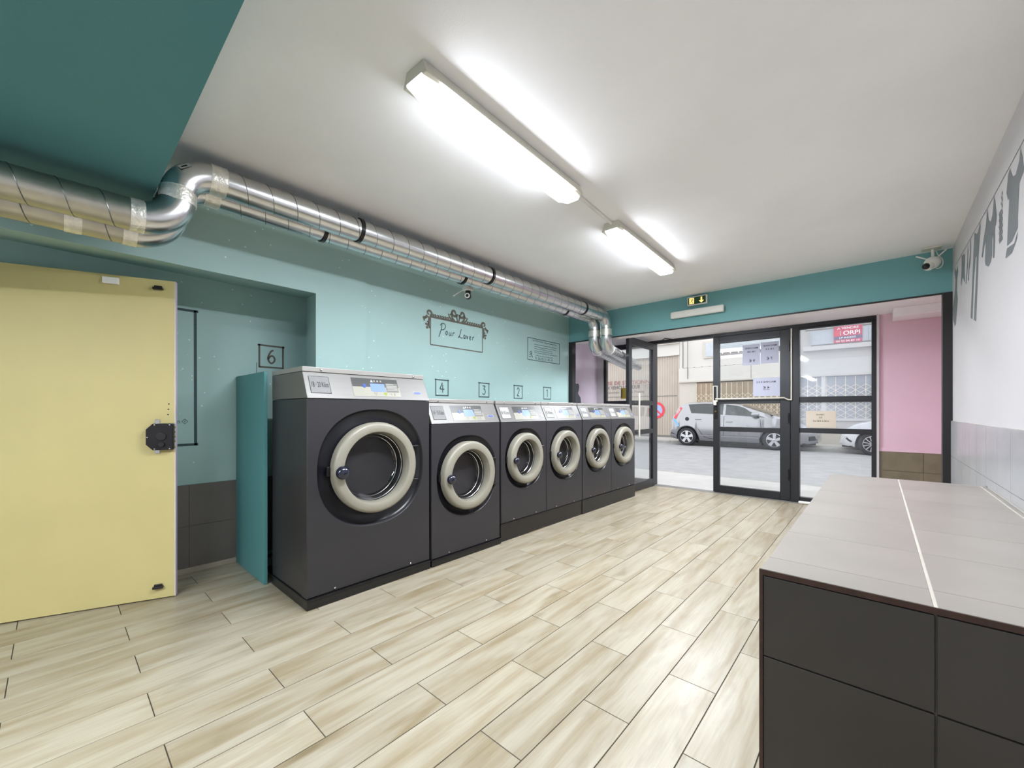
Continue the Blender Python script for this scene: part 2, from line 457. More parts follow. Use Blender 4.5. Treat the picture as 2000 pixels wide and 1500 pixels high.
# floor: grout bed with every plank laid on it
floor = bx('floor', 'grout_dark', -4.0, 0.75, -3.0, 6.42, -0.12, -0.0025)
S(floor, 'floor of pale whitewashed wood-look planks in running bond', 'floor')
PW, PL, PX0, PY0 = 0.2, 0.8, -2.109, 0.664
plank_mesh = {}
def plank(x0, x1, y0, y1):
    key = (round(x1 - x0, 4), round(y1 - y0, 4))
    g = 0.0018
    if key not in plank_mesh:
        wx, wy = (x1 - x0) / 2 - g, (y1 - y0) / 2 - g
        o = B().box(-wx, wx, -wy, wy, -0.010, 0.0, ch=0.0008).build('plank', 'wood_plank', floor)
        plank_mesh[key] = o.data
    else:
        o = bpy.data.objects.new('plank', plank_mesh[key]); C.objects.link(o); o.parent = floor
    o.location = ((x0 + x1) / 2, (y0 + y1) / 2, random.uniform(-0.0004, 0.0002))
for k in range(-9, 14):
    xa = PX0 + PW * k; xb = xa + PW
    off = PY0 + (0.4 if k % 2 else 0.0)
    y = off - PL * 3
    while y < 6.42:
        ya, yb = max(y, -1.0), min(y + PL, 6.415); y += PL
        xA, xB = max(xa, -3.795), min(xb, 0.44)
        if yb - ya < 0.03 or xB - xA < 0.02: continue
        xm = (xa + xb) / 2
        if xm < -2.85 and ya > 1.05 and yb < 5.3: continue           # under the washers
        if xm > 0.0 and ya > 1.3 and yb < 3.3: continue              # under the counter
        plank(xA, xB, ya, yb)
bx('threshold_bar', 'concrete_dark', -2.72, -0.05, 6.42, 6.60, -0.05, -0.001, floor)

ceil_ = bx('ceiling', 'white_ceiling', -4.1, 0.75, 0.322, 5.0, H_C, 2.75)
S(ceil_, 'flat white main ceiling carrying the tube lights', 'ceiling')
sof = bx('ceiling', 'teal_soffit', -4.1, 0.75, -3.0, 0.322, 2.235, 2.75)
S(sof, 'dropped teal-painted ceiling over the near end of the room', 'ceiling')
rec = bx('ceiling', 'white_ceiling', -4.1, 0.9, 5.0, 6.75, 2.332, 2.75)
S(rec, 'low white ceiling of the entrance recess behind the teal beam', 'ceiling')

# left wall: niche, pilaster and the wall above the washers
A0 = Vector((-3.17, 1.735)); A1 = Vector((-3.21, 4.80)); TL_ = (A1 - A0).length
TT = (A1 - A0) / TL_; TN = Vector((TT.y, -TT.x))                    # along the wall, into the room
lw = B()
lw.box(-4.1, -3.8, -3.0, 1.5, 0, 2.7)
lw.add([(-3.8, -3, 2.197), (-3.15, -3, 2.079), (-3.15, 1.313, 2.079), (-3.8, 1.495, 2.197), (-3.8, -3, 2.7), (-3.15, -3, 2.7), (-3.15, 1.313, 2.7), (-3.8, 1.495, 2.7)], [(3, 2, 1, 0), (4, 5, 6, 7), (0, 1, 5, 4), (1, 2, 6, 5), (2, 3, 7, 6), (3, 0, 4, 7)])   # header with a sloping underside
lw.prism([(-4.1, 1.495), (-3.8, 1.495), (-3.15, 1.313), (-3.15, 1.716), (-4.1, 1.716)], 0, 2.7, lambda p, q, d: (p, q, d))   # pilaster with a splayed reveal
lw.prism([(-4.1, 1.714), (A0.x, 1.714), (A1.x, A1.y), (-4.1, 4.80)], 0, 2.7, lambda p, q, d: (p, q, d))
wall_left = lw.build('wall_left', 'teal_paint')
S(wall_left, 'turquoise left wall with a niche and a pilaster, painted signs on it', 'wall')
def on_main(p, q, d=0.0): return (A0.x + TT.x * p + TN.x * d, A0.y + TT.y * p + TN.y * d, q)
def on_niche(p, q, d=0.0): return (-3.8 + d, p, q)

# tiled dado + skirting in the niche
gb = bx('grout_bed', 'grout_grey', -3.8, -3.794, -0.9, 1.50, 0.03, 0.650, wall_left)
tx = [0.666 - 0.30 * k for k in range(6)][::-1] + [0.966, 1.266, 1.498]
tx = [-0.9] + tx if tx[0] > -0.9 else tx
tz = [0.04, 0.345, 0.650]
for a, b in zip(tx[:-1], tx[1:]):
    for c, d in zip(tz[:-1], tz[1:]):
        B().box(-3.796, -3.789, a + 0.0012, b - 0.0012, c + 0.0012, d - 0.0012).build('dado_tile', 'tile_niche', wall_left)
bl = bx('baseboard_left', 'skirting', -3.80, -3.782, -0.9, 0.962, 0, 0.04, bevel=0.002)
S(bl, 'low beige tile skirting at the foot of the niche wall', 'baseboard')

# front beam (lintel), posts and trims
wf = B(); wf.box(-4.1, 0.9, 4.78, 5.0, 2.146, 2.75)
wall_front = wf.build('wall_front', ['teal_beam', 'white_ceiling'])
for p in wall_front.data.polygons:
    p.material_index = 0 if p.normal.y < -0.5 else 1
S(wall_front, 'dark teal beam across the room above the shop entrance', 'wall')
t1 = bx('trim_1', 'dark_post', -3.211, -3.150, 4.775, 4.86, 0, 2.146); S(t1, 'slim black post at the left end of the teal beam, behind the washers', 'post')
t2 = bx('trim_2', 'dark_post', 0.388, 0.4425, 4.765, 4.86, 0, 2.146); S(t2, 'slim black post at the right end of the teal beam, by the counter', 'post')
t3 = bx('trim_3', 'dark_post', -3.211, 0.4425, 4.772, 4.79, 2.136, 2.148); S(t3, 'thin black edging strip along the bottom of the teal beam', 'trim')

# right wall with its tiled dado
wall_right = bx('wall_right', 'white_wall', 0.4425, 0.70, -3.0, 4.80, 0, 2.7)
S(wall_right, 'white right wall with a clothes line of grey garments stuck on it', 'wall')
bx('grout_bed', 'grout_pale', 0.4385, 0.4425, 1.22, 4.765, 0, 1.118, wall_right)
ys = [4.765] + [4.698 - 0.272 * k for k in range(13)]
for i in range(len(ys) - 1):
    b, a = ys[i], ys[i + 1]
    for c, d in ((0.838, 1.118), (0.793, 0.838)) if b < 3.5 else ((0.838, 1.118), (0.558, 0.838), (0.278, 0.558), (0.0, 0.278)):
        B().box(0.432, 0.4392, a + 0.0015, b - 0.0015, c + 0.0015, d - 0.0015).build('dado_tile', 'tile_right', wall_right)

# back of the room (behind the camera)
wall_back = bx('wall_back', 'white_wall', -4.1, 0.75, -3.2, -3.0, 0, 2.7); S(wall_back, 'plain white wall closing the room behind the camera', 'wall')

# entrance recess: side walls, front wall pieces
rl = bx('wall_recess_left', 'lilac_wall', -4.1, -3.75, 4.80, 6.75, 0, 2.5); S(rl, 'lilac side wall of the entrance recess with a dark figure on it', 'wall')
rr = bx('wall_recess_right', 'pink_wall', 0.58, 0.9, 4.80, 6.75, 0, 2.5); S(rr, 'pink side wall of the entrance recess behind the black post', 'wall')
pk = bx('wall_recess_front', 'pink_wall', 0.006, 0.6, 6.50, 6.75, 0, 2.5); S(pk, 'pink wall right of the glazed shop front with olive tiles below', 'wall')
bx('ledge', 'pink_wall', 0.006, 0.58, 6.488, 6.50, 0.722, 0.763, pk, bevel=0.003)
bx('grout_bed', 'grout_grey', 0.01, 0.58, 6.497, 6.50, 0, 0.722, pk)
for a, b in ((0.012, 0.379), (0.379, 0.58)):
    for c, d in ((0.0, 0.062), (0.062, 0.282), (0.282, 0.502), (0.502, 0.721)):
        B().box(a + 0.0015, b - 0.0015, 6.490, 6.498, c + 0.0015, d - 0.0015).build('dado_tile', 'tile_olive', pk)
jl = bx('trim_4', 'white_wall', -3.75, -3.63, 6.47, 6.62, 0, 2.332); S(jl, 'white jamb strip left of the small shop window', 'trim')
jr = bx('trim_5', 'white_wall', -0.013, 0.010, 6.47, 6.62, 0, 2.332); S(jr, 'narrow pale jamb strip right of the tall glass pane', 'trim')
cb = bx('trim_6', 'white_ceiling', 0.125, 0.58, 6.17, 6.50, 2.235, 2.332, bevel=0.006); S(cb, 'white boxed-in casing under the recess ceiling over the pink wall', 'casing')
sw = bx('wall_under_window', 'lilac_wall', -3.63, -3.18, 6.50, 6.62, 0, 1.305); S(sw, 'low wall under the small shop window behind the washers', 'wall')

# ----------------------------------------------------------------- shop front frames
YF0, YF1 = 6.505, 6.575
hd = bx('trim_7', 'dark_frame', -3.63, -0.013, 6.50, 6.60, 2.286, 2.332); S(hd, 'dark grey head bar along the top of the shop front', 'frame')
ps = bx('trim_8', 'dark_frame', -0.862, -0.767, 6.49, 6.60, 0, 2.29, bevel=0.003); S(ps, 'dark grey post between the closed glass door and the tall pane', 'frame')
ps2 = bx('trim_9', 'dark_frame', -2.76, -2.70, 6.50, 6.60, 0, 2.29, bevel=0.003); S(ps2, 'dark grey door post between the small window and the open door', 'frame')

win1 = thing('window_1', 'small dark-framed shop window behind the washers with ducts passing through', 'window', (-3.17, 6.54, 1.305), kind='structure')
def fr(par, name, x0, x1, z0, z1, y0=YF0, y1=YF1, m='dark_frame'): return bx(name, m, x0, x1, y0, y1, z0, z1, par, bevel=0.003)
fr(win1, 'stile', -3.63, -3.585, 1.305, 2.286); fr(win1, 'stile', -2.80, -2.76, 0.0, 2.286)
fr(win1, 'rail', -3.585, -2.80, 1.305, 1.372); fr(win1, 'rail', -3.585, -2.80, 2.25, 2.286)
bx('pane', 'pane_clear', -3.585, -2.80, 6.536, 6.544, 1.372, 2.25, win1)
fr(win1, 'rail', -3.18, -2.80, 0.0, 0.07); bx('pane', 'pane_clear', -3.18, -2.80, 6.536, 6.544, 0.07, 1.305, win1)

win2 = thing('window_2', 'tall fixed glass pane in three lights right of the closed door', 'window', (-0.41, 6.54, 0), kind='structure')
fr(win2, 'stile', -0.059, -0.013, 0.0, 2.286)
for a, b in ((0.0, 0.070), (0.912, 0.975), (1.306, 1.380), (2.262, 2.286)): fr(win2, 'rail', -0.767, -0.059, a, b)
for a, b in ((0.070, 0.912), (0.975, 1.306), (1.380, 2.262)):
    bx('pane', 'pane_clear' if a < 0.5 else 'pane_glare_haze', -0.767, -0.059, 6.536, 6.544, a, b, win2)

# closed leaf
d2 = thing('door_2', 'closed dark-framed glass door leaf with a panic bar and price sheets', 'door', (-1.34, 6.54, 0), kind='structure')
fr(d2, 'stile', -1.819, -1.735, 0.008, 2.282, 6.50, 6.56); fr(d2, 'stile', -0.983, -0.868, 0.008, 2.282, 6.50, 6.56)
for a, b in ((0.008, 0.108), (0.900, 0.966), (1.299, 1.362), (2.186, 2.282)): fr(d2, 'rail', -1.735, -0.983, a, b, 6.50, 6.56)
for a, b in ((0.108, 0.900), (0.966, 1.299), (1.362, 2.186)): bx('pane', 'pane_clear', -1.735, -0.983, 6.526, 6.534, a, b, d2)
for z in (0.35, 1.10, 2.06): B().tube([(-0.878, 6.492, z - 0.07), (-0.878, 6.492, z + 0.07)], 0.011, 10).build('hinge', 'black_metal', d2, world=True, smooth=40)
bar = B().tube([(-1.775, 6.455, 1.372), (-0.93, 6.455, 1.372), (-0.885, 6.475, 1.345), (-0.845, 6.48, 1.345)], 0.0095, 10).build('panic_bar', 'ivory_metal', d2, world=True, smooth=50)
B().tube([(-0.852, 6.478, 1.338), (-0.852, 6.478, 2.284)], 0.0095, 10).build('vertical_rod', 'ivory_metal', d2, world=True, smooth=50)
lk = bx('lock_case', 'black_plastic', -1.806, -1.757, 6.47, 6.50, 1.335, 1.56, d2, bevel=0.004)
b = B()
for x0, x1, z0, z1 in ((-1.812, -1.803, 1.33, 1.565), (-1.760, -1.751, 1.33, 1.565), (-1.803, -1.760, 1.556, 1.565), (-1.803, -1.760, 1.33, 1.352)): b.box(x0, x1, 6.462, 6.50, z0, z1)
b.build('lock_surround', 'ivory_metal', lk, world=True)
bx('latch', 'ivory_metal', -1.803, -1.762, 6.45, 6.472, 1.282, 1.335, lk, bevel=0.004)
bx('lock_plate', 'black_metal', -1.806, -1.757, 6.492, 6.50, 1.08, 1.27, d2, bevel=0.002)
B().ball((-1.782, 6.488, 1.19), 0.012, 12).build('lock_cylinder', 'brass', d2, world=True, smooth=60)

# open leaf, swung into the room along x = -2.68
d1 = thing('door_1', 'glass door leaf standing open beyond the last washer, with a long pull bar', 'door', (-2.69, 6.45, 0), kind='structure')
def fo(name, y0, y1, z0, z1, m='dark_frame', x0=-2.715, x1=-2.665): return bx(name, m, x0, x1, y0, y1, z0, z1, d1, bevel=0.003)
fo('stile', 5.505, 5.600, 0.015, 2.27); fo('stile', 6.345, 6.445, 0.015, 2.27)
for a, b in ((0.015, 0.125), (0.845, 0.915), (1.283, 1.350), (2.165, 2.27)): fo('rail', 5.600, 6.345, a, b)
for a, b in ((0.125, 0.845), (0.915, 1.283), (1.350, 2.165)): bx('pane', 'pane_clear', -2.694, -2.686, 5.600, 6.345, a, b, d1)
pb = B().tube([(-2.610, 5.72, 0.82), (-2.610, 5.72, 1.455)], 0.014, 12).build('pull_bar', 'ivory_metal', d1, world=True, smooth=40)
for z in (0.885, 1.32): B().tube([(-2.668, 5.72, z), (-2.610, 5.72, z)], 0.010, 10).build('standoff', 'chrome', pb, world=True, smooth=40)
br = bx('brass_lock', 'brass', -2.80, -2.715, 5.51, 5.575, 1.375, 1.53, d1, bevel=0.004)
bx('lock_slot', 'black_plastic', -2.785, -2.775, 5.505, 5.511, 1.395, 1.51, br)
cl = B().tube([(-2.66, 6.25, 2.285), (-2.52, 6.33, 2.30), (-2.46, 6.30, 2.318)], 0.007, 8).build('closer_arm', 'black_metal', d1, world=True, smooth=40)
B().tube([(-2.46, 6.30, 2.318), (-2.34, 6.50, 2.31)], 0.007, 8).build('closer_link', 'black_metal', d1, world=True, smooth=40)

# sheets on the glass
def sheet(label, x0, x1, z0, z1, y, lines, m='paper_white', mirror=True, group=None):
    o = bx('paper_sheet', m, x0, x1, y - 0.0012, y, z0, z1); tag(o, label, 'paper sign', group)
    for s, a, c, e, f in lines:
        text('lettering', s, 'print_dark', o, lambda u, v, d: (u, y - 0.0012 - d, v), x0 + (x1 - x0) * a, x0 + (x1 - x0) * c, z0 + (z1 - z0) * e, z0 + (z1 - z0) * f, d=0.0008, mirror=mirror, bold=0.01)
    return o
yg = 6.526 - 0.0005
sheet('upper left price sheet on the closed door glass, price ending in 9 €', -1.437, -1.219, 1.84, 2.130, yg, [('MACHINE', 0.14, 0.88, 0.78, 0.86), ('18-20', 0.28, 0.72, 0.61, 0.69), ('9 €', 0.38, 0.72, 0.14, 0.28)], group='price sheets on the door')
sheet('upper right price sheet on the closed door glass, reading 7 €', -1.212, -1.000, 1.85, 2.140, yg, [('MACHINE', 0.14, 0.88, 0.80, 0.88), ('14-15', 0.28, 0.72, 0.63, 0.71), ('7 €', 0.34, 0.66, 0.16, 0.30)], group='price sheets on the door')
sheet('lower price sheet on the closed door glass, reading 4 €', -1.305, -0.985, 1.40, 1.655, yg, [('MACHINE 8 KG', 0.13, 0.84, 0.72, 0.82), ('4 €', 0.38, 0.62, 0.40, 0.54), ('I', 0.38, 0.62, 0.345, 0.36)], group='price sheets on the door')
sheet('cream opening hours sheet on the tall pane, reading OUVERT 7/7', -0.700, -0.392, 0.978, 1.196, 6.535, [('OUVERT', 0.34, 0.62, 0.74, 0.82), ('7/7', 0.44, 0.55, 0.56, 0.66), ('De 08 h à 20 h', 0.24, 0.76, 0.37, 0.46)], m='paper_cream', mirror=False)
bx_ = bx('door_stop', 'white_plastic', -0.77, -0.60, 6.40, 6.445, 0.0, 0.035, bevel=0.015, seg=3); tag(bx_, 'white rounded door stop bar on the floor below the tall pane', 'door stop')

# ----------------------------------------------------------------- painted signs on the left wall
def stroke(bld, pts, box, wd, fn, smooth=True):
    u0, u1, v0, v1 = box
    p = [(u0 + (u1 - u0) * a, v0 + (v1 - v0) * c) for a, c in pts]
    bld.ribbon(smooth2(p) if smooth and len(p) > 2 else p, wd, fn, 0.0006)
DIG = {'6': [[(.70, .98), (.45, .86), (.22, .52), (.20, .26), (.46, .02), (.76, .16), (.80, .40), (.58, .56), (.32, .46), (.22, .30)]],
       '4': [[(.56, 1), (.10, .36)], [(.10, .36), (.92, .36)], [(.62, .80), (.62, 0)]],
       '3': [[(.18, .96), (.78, .96)], [(.78, .96), (.42, .60)], [(.42, .60), (.70, .52), (.80, .28), (.62, .04), (.34, .02), (.14, .14)]],
       '2': [[(.20, .76), (.30, .94), (.52, 1), (.74, .90), (.76, .68), (.50, .34), (.18, .02)], [(.18, .02), (.84, .02)]],
       '1': [[(.26, .78), (.54, 1)], [(.54, 1), (.54, 0)]]}
def number_box(n, t0, t1, z0, z1, fn, m, wd=0.011):
    b = B(); e = 0.012
    for p, q in (((t0 - e, z1), (t1 + e, z1 - .003)), ((t0, z0), (t1, z0)), ((t0, z0 - .006), (t0, z1 + .008)), ((t1, z0 - .006), (t1, z1 + .006))): b.ribbon([p, q], wd, fn, 0.0006)
    f = b.build('painted_frame', m, wall_left, world=True, label='painted square round the number ' + n)
    b = B(); wz, hz = t1 - t0, z1 - z0
    for s in DIG[n]: stroke(b, s, (t0 + wz * .28, t1 - wz * .28, z0 + hz * .18, z1 - hz * .18), wd, fn)
    b.build('painted_number', m, f, world=True, label='hand-painted number ' + n)
number_box('6', 1.128, 1.308, 1.560, 1.741, on_niche, 'glyph_brown', 0.014)
number_box('4', 0.719, 0.872, 1.347, 1.500, on_main, 'glyph_teal')
number_box('3', 1.300, 1.451, 1.348, 1.498, on_main, 'glyph_teal')
number_box('2', 1.875, 2.025, 1.347, 1.497, on_main, 'glyph_teal')
number_box('1', 2.456, 2.612, 1.350, 1.502, on_main, 'glyph_teal')
# tall frame partly behind the yellow door, with a small sign
b = B()
for p, q in (((-0.2, 1.94), (0.722, 1.938)), ((0.704, 1.945), (0.706, 0.940)), ((-0.2, 0.944), (0.722, 0.946))): b.ribbon([p, q], 0.018, on_niche, 0.0006)
f = b.build('painted_frame', 'glyph_teal', wall_left, world=True, label='tall painted rectangle partly hidden by the yellow door')
b = B()
b.ribbon([(0.642, 1.136), (0.660, 1.118), (0.642, 1.100), (0.624, 1.118), (0.642, 1.136)], 0.004, on_niche, 0.0006); b.ribbon([(0.638, 1.112), (0.646, 1.124)], 0.004, on_niche, 0.0006)
b.ribbon([(0.600, 1.104), (0.600, 1.124)], 0.004, on_niche, 0.0006); b.ribbon([(0.600, 1.12), (0.607, 1.124), (0.612, 1.118), (0.612, 1.104)], 0.004, on_niche, 0.0006)
b.build('painted_lettering', 'glyph_teal', f, world=True)

# ornate frame "Pour Laver"
F0, F1, Z0, Z1 = 0.656, 1.352, 1.829, 2.096
b = B()
for p, q in (((F0, Z0), (F1, Z0)), ((F0, Z0), (F0, Z1)), ((F1, Z0), (F1, Z1))): b.ribbon([p, q], 0.011, on_main, 0.0006)
b.ribbon([(F0 - .01, Z1), (F1 + .01, Z1)], 0.020, on_main, 0.0006)
fr_ = b.build('painted_frame', 'glyph_brown', wall_left, world=True, label='painted ornate frame with scrolls along its top')
def spiral(cx, cy, r0, r1, a0, a1, n=26): return [(cx + (r0 + (r1 - r0) * i / n) * math.cos(a0 + (a1 - a0) * i / n), cy + (r0 + (r1 - r0) * i / n) * math.sin(a0 + (a1 - a0) * i / n)) for i in range(n + 1)]
b = B(); FM = (F0 + F1) / 2
def taper(n, a, c): return [a + (c - a) * i / (n - 1) for i in range(n)]
om = lambda p: (FM + (p[0] - FM) * 1.028, Z1 + (p[1] - 2.174) * 0.92)
def orn(pts, w0, w1): b.ribbon([om(p) for p in pts], taper(len(pts), w0 * 1.35, w1 * 1.35), on_main, 0.0004)
def blob(x, z, r):
    x, z = om((x, z)); b.ribbon([(x - r, z), (x - r * .4, z), (x + r * .4, z), (x + r, z)], [r * .7, r * 1.9, r * 1.9, r * .7], on_main, 0.0008)
for s in (-1, 1):
    k = lambda pts: [(FM + s * (p[0] - FM), p[1]) for p in pts]
    orn(k(spiral(FM + 0.052, 2.268, 0.012, 0.040, PI * 1.2, -PI * 0.9)), 0.016, 0.020)          # big centre scroll
    orn(k(smooth2([(FM + 0.014, 2.262), (FM + 0.018, 2.225), (FM + 0.006, 2.178)])), 0.020, 0.010)
    orn(k(smooth2([(FM + 0.084, 2.262), (FM + 0.078, 2.215), (FM + 0.045, 2.182)])), 0.020, 0.012)
    orn(k(smooth2([(FM + 0.125, 2.245), (FM + 0.105, 2.205), (FM + 0.070, 2.182)])), 0.010, 0.016)
    for i, x in enumerate((0.135, 0.165, 0.195, 0.225, 0.255, 0.285, 0.31)):
        orn(k(spiral(FM + x, 2.192, 0.004, 0.016 - 0.001 * i, 0.3, PI * 1.5, 12)), 0.010, 0.017)
    # corner scroll and the leaf drop at the side
    orn(k(spiral(FM + 0.356, 2.207, 0.010, 0.034, -PI * 0.6, PI * 1.35)), 0.010, 0.020)
    orn(k(smooth2([(FM + 0.372, 2.178), (FM + 0.400, 2.150), (FM + 0.425, 2.150)])), 0.022, 0.010)
    orn(k(smooth2([(FM + 0.395, 2.160), (FM + 0.412, 2.135), (FM + 0.405, 2.118)])), 0.016, 0.010)
    orn(k(spiral(FM + 0.372, 2.105, 0.006, 0.024, PI * 0.2, PI * 1.9)), 0.010, 0.016)
    orn(k(smooth2([(FM + 0.352, 2.170), (FM + 0.358, 2.10), (FM + 0.350, 2.05)])), 0.020, 0.010)
    blob(FM + s * 0.378, 2.055, 0.014); blob(FM + s * 0.368, 2.078, 0.010); blob(FM + s * 0.416, 2.150, 0.012); blob(FM + s * 0.10, 2.240, 0.009)
b.build('painted_scrolls', 'glyph_brown', fr_, world=True)
# handwriting
LET = {'P': [[(.45, .95), (.38, .55), (.22, .12), (.0, -.35)], [(.22, .80), (.45, 1.02), (.85, 1.0), (.95, .72), (.70, .45), (.34, .38)]],
       'L': [[(.62, .95), (.42, .45), (.22, .08), (.02, -.02)], [(.02, .0), (.30, .08), (.60, -.02), (.90, .02)]],
       'o': [[(.55, .34), (.25, .30), (.15, .10), (.35, -.02), (.62, .10), (.60, .32), (.50, .36)]],
       'u': [[(.12, .34), (.10, .06), (.32, -.02), (.62, .14), (.66, .34)], [(.66, .34), (.64, .02), (.80, .02)]],
       'r': [[(.15, .0), (.22, .34)], [(.22, .24), (.48, .38), (.70, .32)]],
       'a': [[(.62, .32), (.30, .36), (.12, .12), (.30, -.02), (.58, .14), (.64, .34)], [(.64, .34), (.62, .04), (.80, .02)]],
       'v': [[(.10, .34), (.30, .0)], [(.30, .0), (.58, .36)]],
       'e': [[(.14, .14), (.50, .20), (.52, .34), (.28, .36), (.12, .14), (.32, -.02), (.64, .08)]]}
b = B(); x = 0.755; z = 1.950
for chs, wd, hh in (('P', .088, .100), ('our', .044, .100), (' ', .030, .1), ('L', .072, .092), ('aver', .040, .100)):
    for ch in chs:
        if ch != ' ':
            for s in LET[ch]: stroke(b, s, (x, x + wd, z, z + hh), 0.0082, on_main)
        x += wd * (1.02 if ch not in 'P' else 0.92); z -= 0.0012
b.build('painted_lettering', 'glyph_teal', fr_, world=True, label='handwritten words Pour Laver')
# notice frame at the far end
G0, G1, Q0, Q1 = 2.066, 2.656, 1.842, 2.120
def on_note(p, q, d=0.0): return on_main(2.129 + (p - G0) * 1.161, 1.828 + (q - Q0) * 0.975, d)
b = B()
for p, q in (((G0, Q0), (G1, Q0)), ((G0, Q1), (G1, Q1)), ((G0, Q0), (G0, Q1)), ((G1, Q0), (G1, Q1))): b.ribbon([p, q], 0.008, on_note, 0.0006)
nf = b.build('painted_frame', 'glyph_teal', wall_left, world=True, label='painted notice frame with small handwriting near the beam')
text('painted_lettering', '! ATTENTION', 'glyph_teal', nf, on_note, 2.140, 2.335, 2.082, 2.106, d=0.0012)
text('painted_lettering', 'TL 06 82 51 83 07', 'glyph_teal', nf, on_note, 2.185, 2.525, 1.858, 1.888, d=0.0012)
b = B()
for k, (a, c) in enumerate(((2.36, 2.60), (2.18, 2.60), (2.18, 2.58), (2.18, 2.52), (2.18, 2.52), (2.18, 2.62), (2.20, 2.53))):
    zz = (2.090, 2.048, 2.020, 1.994, 1.968, 1.944, 1.908)[k]; x = a; pts = []
    while x < c:
        pts.append((x, zz + random.uniform(-.006, .006))); x += random.uniform(.006, .014)
    b.ribbon(pts, 0.0046 if k else 0.007, on_note, 0.0006)
for s in ([(2.10, 1.93), (2.125, 1.955), (2.135, 1.92)], [(2.10, 1.90), (2.12, 1.925), (2.14, 1.89), (2.15, 1.875)], [(2.095, 1.875), (2.115, 1.885)]): b.ribbon(s, 0.012, on_note, 0.0006)
b.build('painted_scribble', 'glyph_teal', nf, world=True)
bx('wall_scratch', 'glyph_teal', -3.8, -3.7985, 1.106, 1.109, 1.50, 1.592, wall_left)

# figure on the lilac wall and garments on the right wall
def flat_poly(name, pts, fn, m, parent, label=None, th=0.0008):
    ar = sum(pts[i][0] * pts[(i + 1) % len(pts)][1] - pts[(i + 1) % len(pts)][0] * pts[i][1] for i in range(len(pts)))
    if ar < 0: pts = pts[::-1]
    b = B(); b.add([fn(p, q, th) for p, q in pts], [tuple(range(len(pts)))])
    o = b.build(name, m, parent, world=True, label=label)
    bm = bmesh.new(); bm.from_mesh(o.data); bmesh.ops.triangulate(bm, faces=bm.faces, ngon_method='EAR_CLIP'); bm.to_mesh(o.data); bm.free()
    return o
flat_poly('wall_figure', [(5.7, 1.624), (5.724, 1.616), (5.749, 1.627), (5.79, 1.654), (5.823, 1.648), (5.856, 1.659), (5.885, 1.633), (5.89, 1.592), (5.878, 1.541), (5.856, 1.503), (5.865, 1.481), (5.898, 1.45), (5.932, 1.423), (5.941, 1.377), (5.953, 1.317), (5.955, 0.95), (5.60, 0.95), (5.62, 1.40), (5.651, 1.434), (5.7, 1.444), (5.765, 1.473), (5.778, 1.51), (5.757, 1.536), (5.732, 1.581), (5.724, 1.598)],
          lambda p, q, d: (-3.75 + d, p, q), 'vinyl_slate', rl, 'dark silhouette of a head and shoulders')
on_right = lambda p, q, d=0.0: (0.4425 - d, p, q)
GAR = {
 'garment_shirt': [(2.682, 2.293), (2.655, 2.247), (2.631, 2.189), (2.633, 2.17), (2.701, 2.151), (2.713, 2.093), (2.729, 2.014), (2.725, 1.973), (2.824, 1.946), (2.918, 1.952), (2.91, 2.012), (2.882, 2.133), (2.877, 2.157), (2.899, 2.155), (2.932, 2.201), (2.899, 2.27), (2.864, 2.287), (2.837, 2.253), (2.811, 2.226), (2.761, 2.213), (2.701, 2.245)],
 'garment_hem': [(2.918, 1.942), (2.837, 1.932), (2.786, 1.925), (2.729, 1.959), (2.737, 1.931), (2.824, 1.895), (2.918, 1.900), (2.952, 1.905), (2.932, 1.933)],
 'garment_dungarees': [(3.205, 2.295), (3.174, 2.257), (3.141, 2.173), (3.154, 2.134), (3.181, 2.129), (3.181, 2.049), (3.198, 1.974), (3.233, 1.987), (3.223, 2.069), (3.244, 2.12), (3.251, 2.004), (3.287, 1.98), (3.343, 1.97), (3.422, 1.997), (3.442, 2.026), (3.422, 2.131), (3.463, 2.112), (3.505, 2.063), (3.543, 2.078), (3.484, 2.158), (3.422, 2.21), (3.394, 2.255), (3.382, 2.294), (3.355, 2.257), (3.343, 2.222), (3.287, 2.191), (3.244, 2.21), (3.216, 2.258)],
 'garment_trousers': [(3.592, 2.292), (3.57, 2.26), (3.606, 2.188), (3.638, 2.113), (3.661, 2.001), (3.718, 1.737), (3.798, 1.759), (3.728, 1.991), (3.694, 2.125), (3.733, 2.123), (3.798, 1.99), (3.844, 1.771), (3.914, 1.792), (3.849, 2.029), (3.798, 2.212), (3.778, 2.285), (3.748, 2.284), (3.709, 2.261), (3.661, 2.256), (3.606, 2.28)],
 'garment_stocking': [(3.914, 2.302), (3.897, 2.242), (3.924, 2.148), (3.969, 2.114), (3.98, 2.042), (4.014, 2.059), (3.98, 2.154), (3.935, 2.216), (3.93, 2.288)],
 'garment_sock': [(4.026, 2.299), (4.003, 2.245), (4.026, 2.147), (4.049, 2.106), (4.085, 2.047), (4.109, 2.058), (4.073, 2.131), (4.043, 2.209)],
 'garment_shorts': [(4.177, 2.281), (4.146, 2.257), (4.158, 2.163), (4.146, 2.071), (4.221, 2.119), (4.254, 2.127), (4.307, 2.083), (4.327, 2.114), (4.293, 2.208), (4.287, 2.297), (4.234, 2.284)],
 'garment_dress': [(4.483, 2.278), (4.461, 2.23), (4.52, 2.18), (4.535, 2.108), (4.483, 2.033), (4.52, 1.965), (4.58, 1.856), (4.635, 1.848), (4.732, 1.914), (4.757, 2.009), (4.699, 2.055), (4.619, 2.127), (4.596, 2.199), (4.651, 2.267), (4.619, 2.303), (4.557, 2.249)]}
GL = {'garment_shirt': 'large grey shirt sticker on the painted clothes line', 'garment_trousers': 'long grey trousers sticker on the clothes line'}
for k, p in GAR.items(): flat_poly(k, p, on_right, 'vinyl_grey', wall_right, GL.get(k))
b = B()
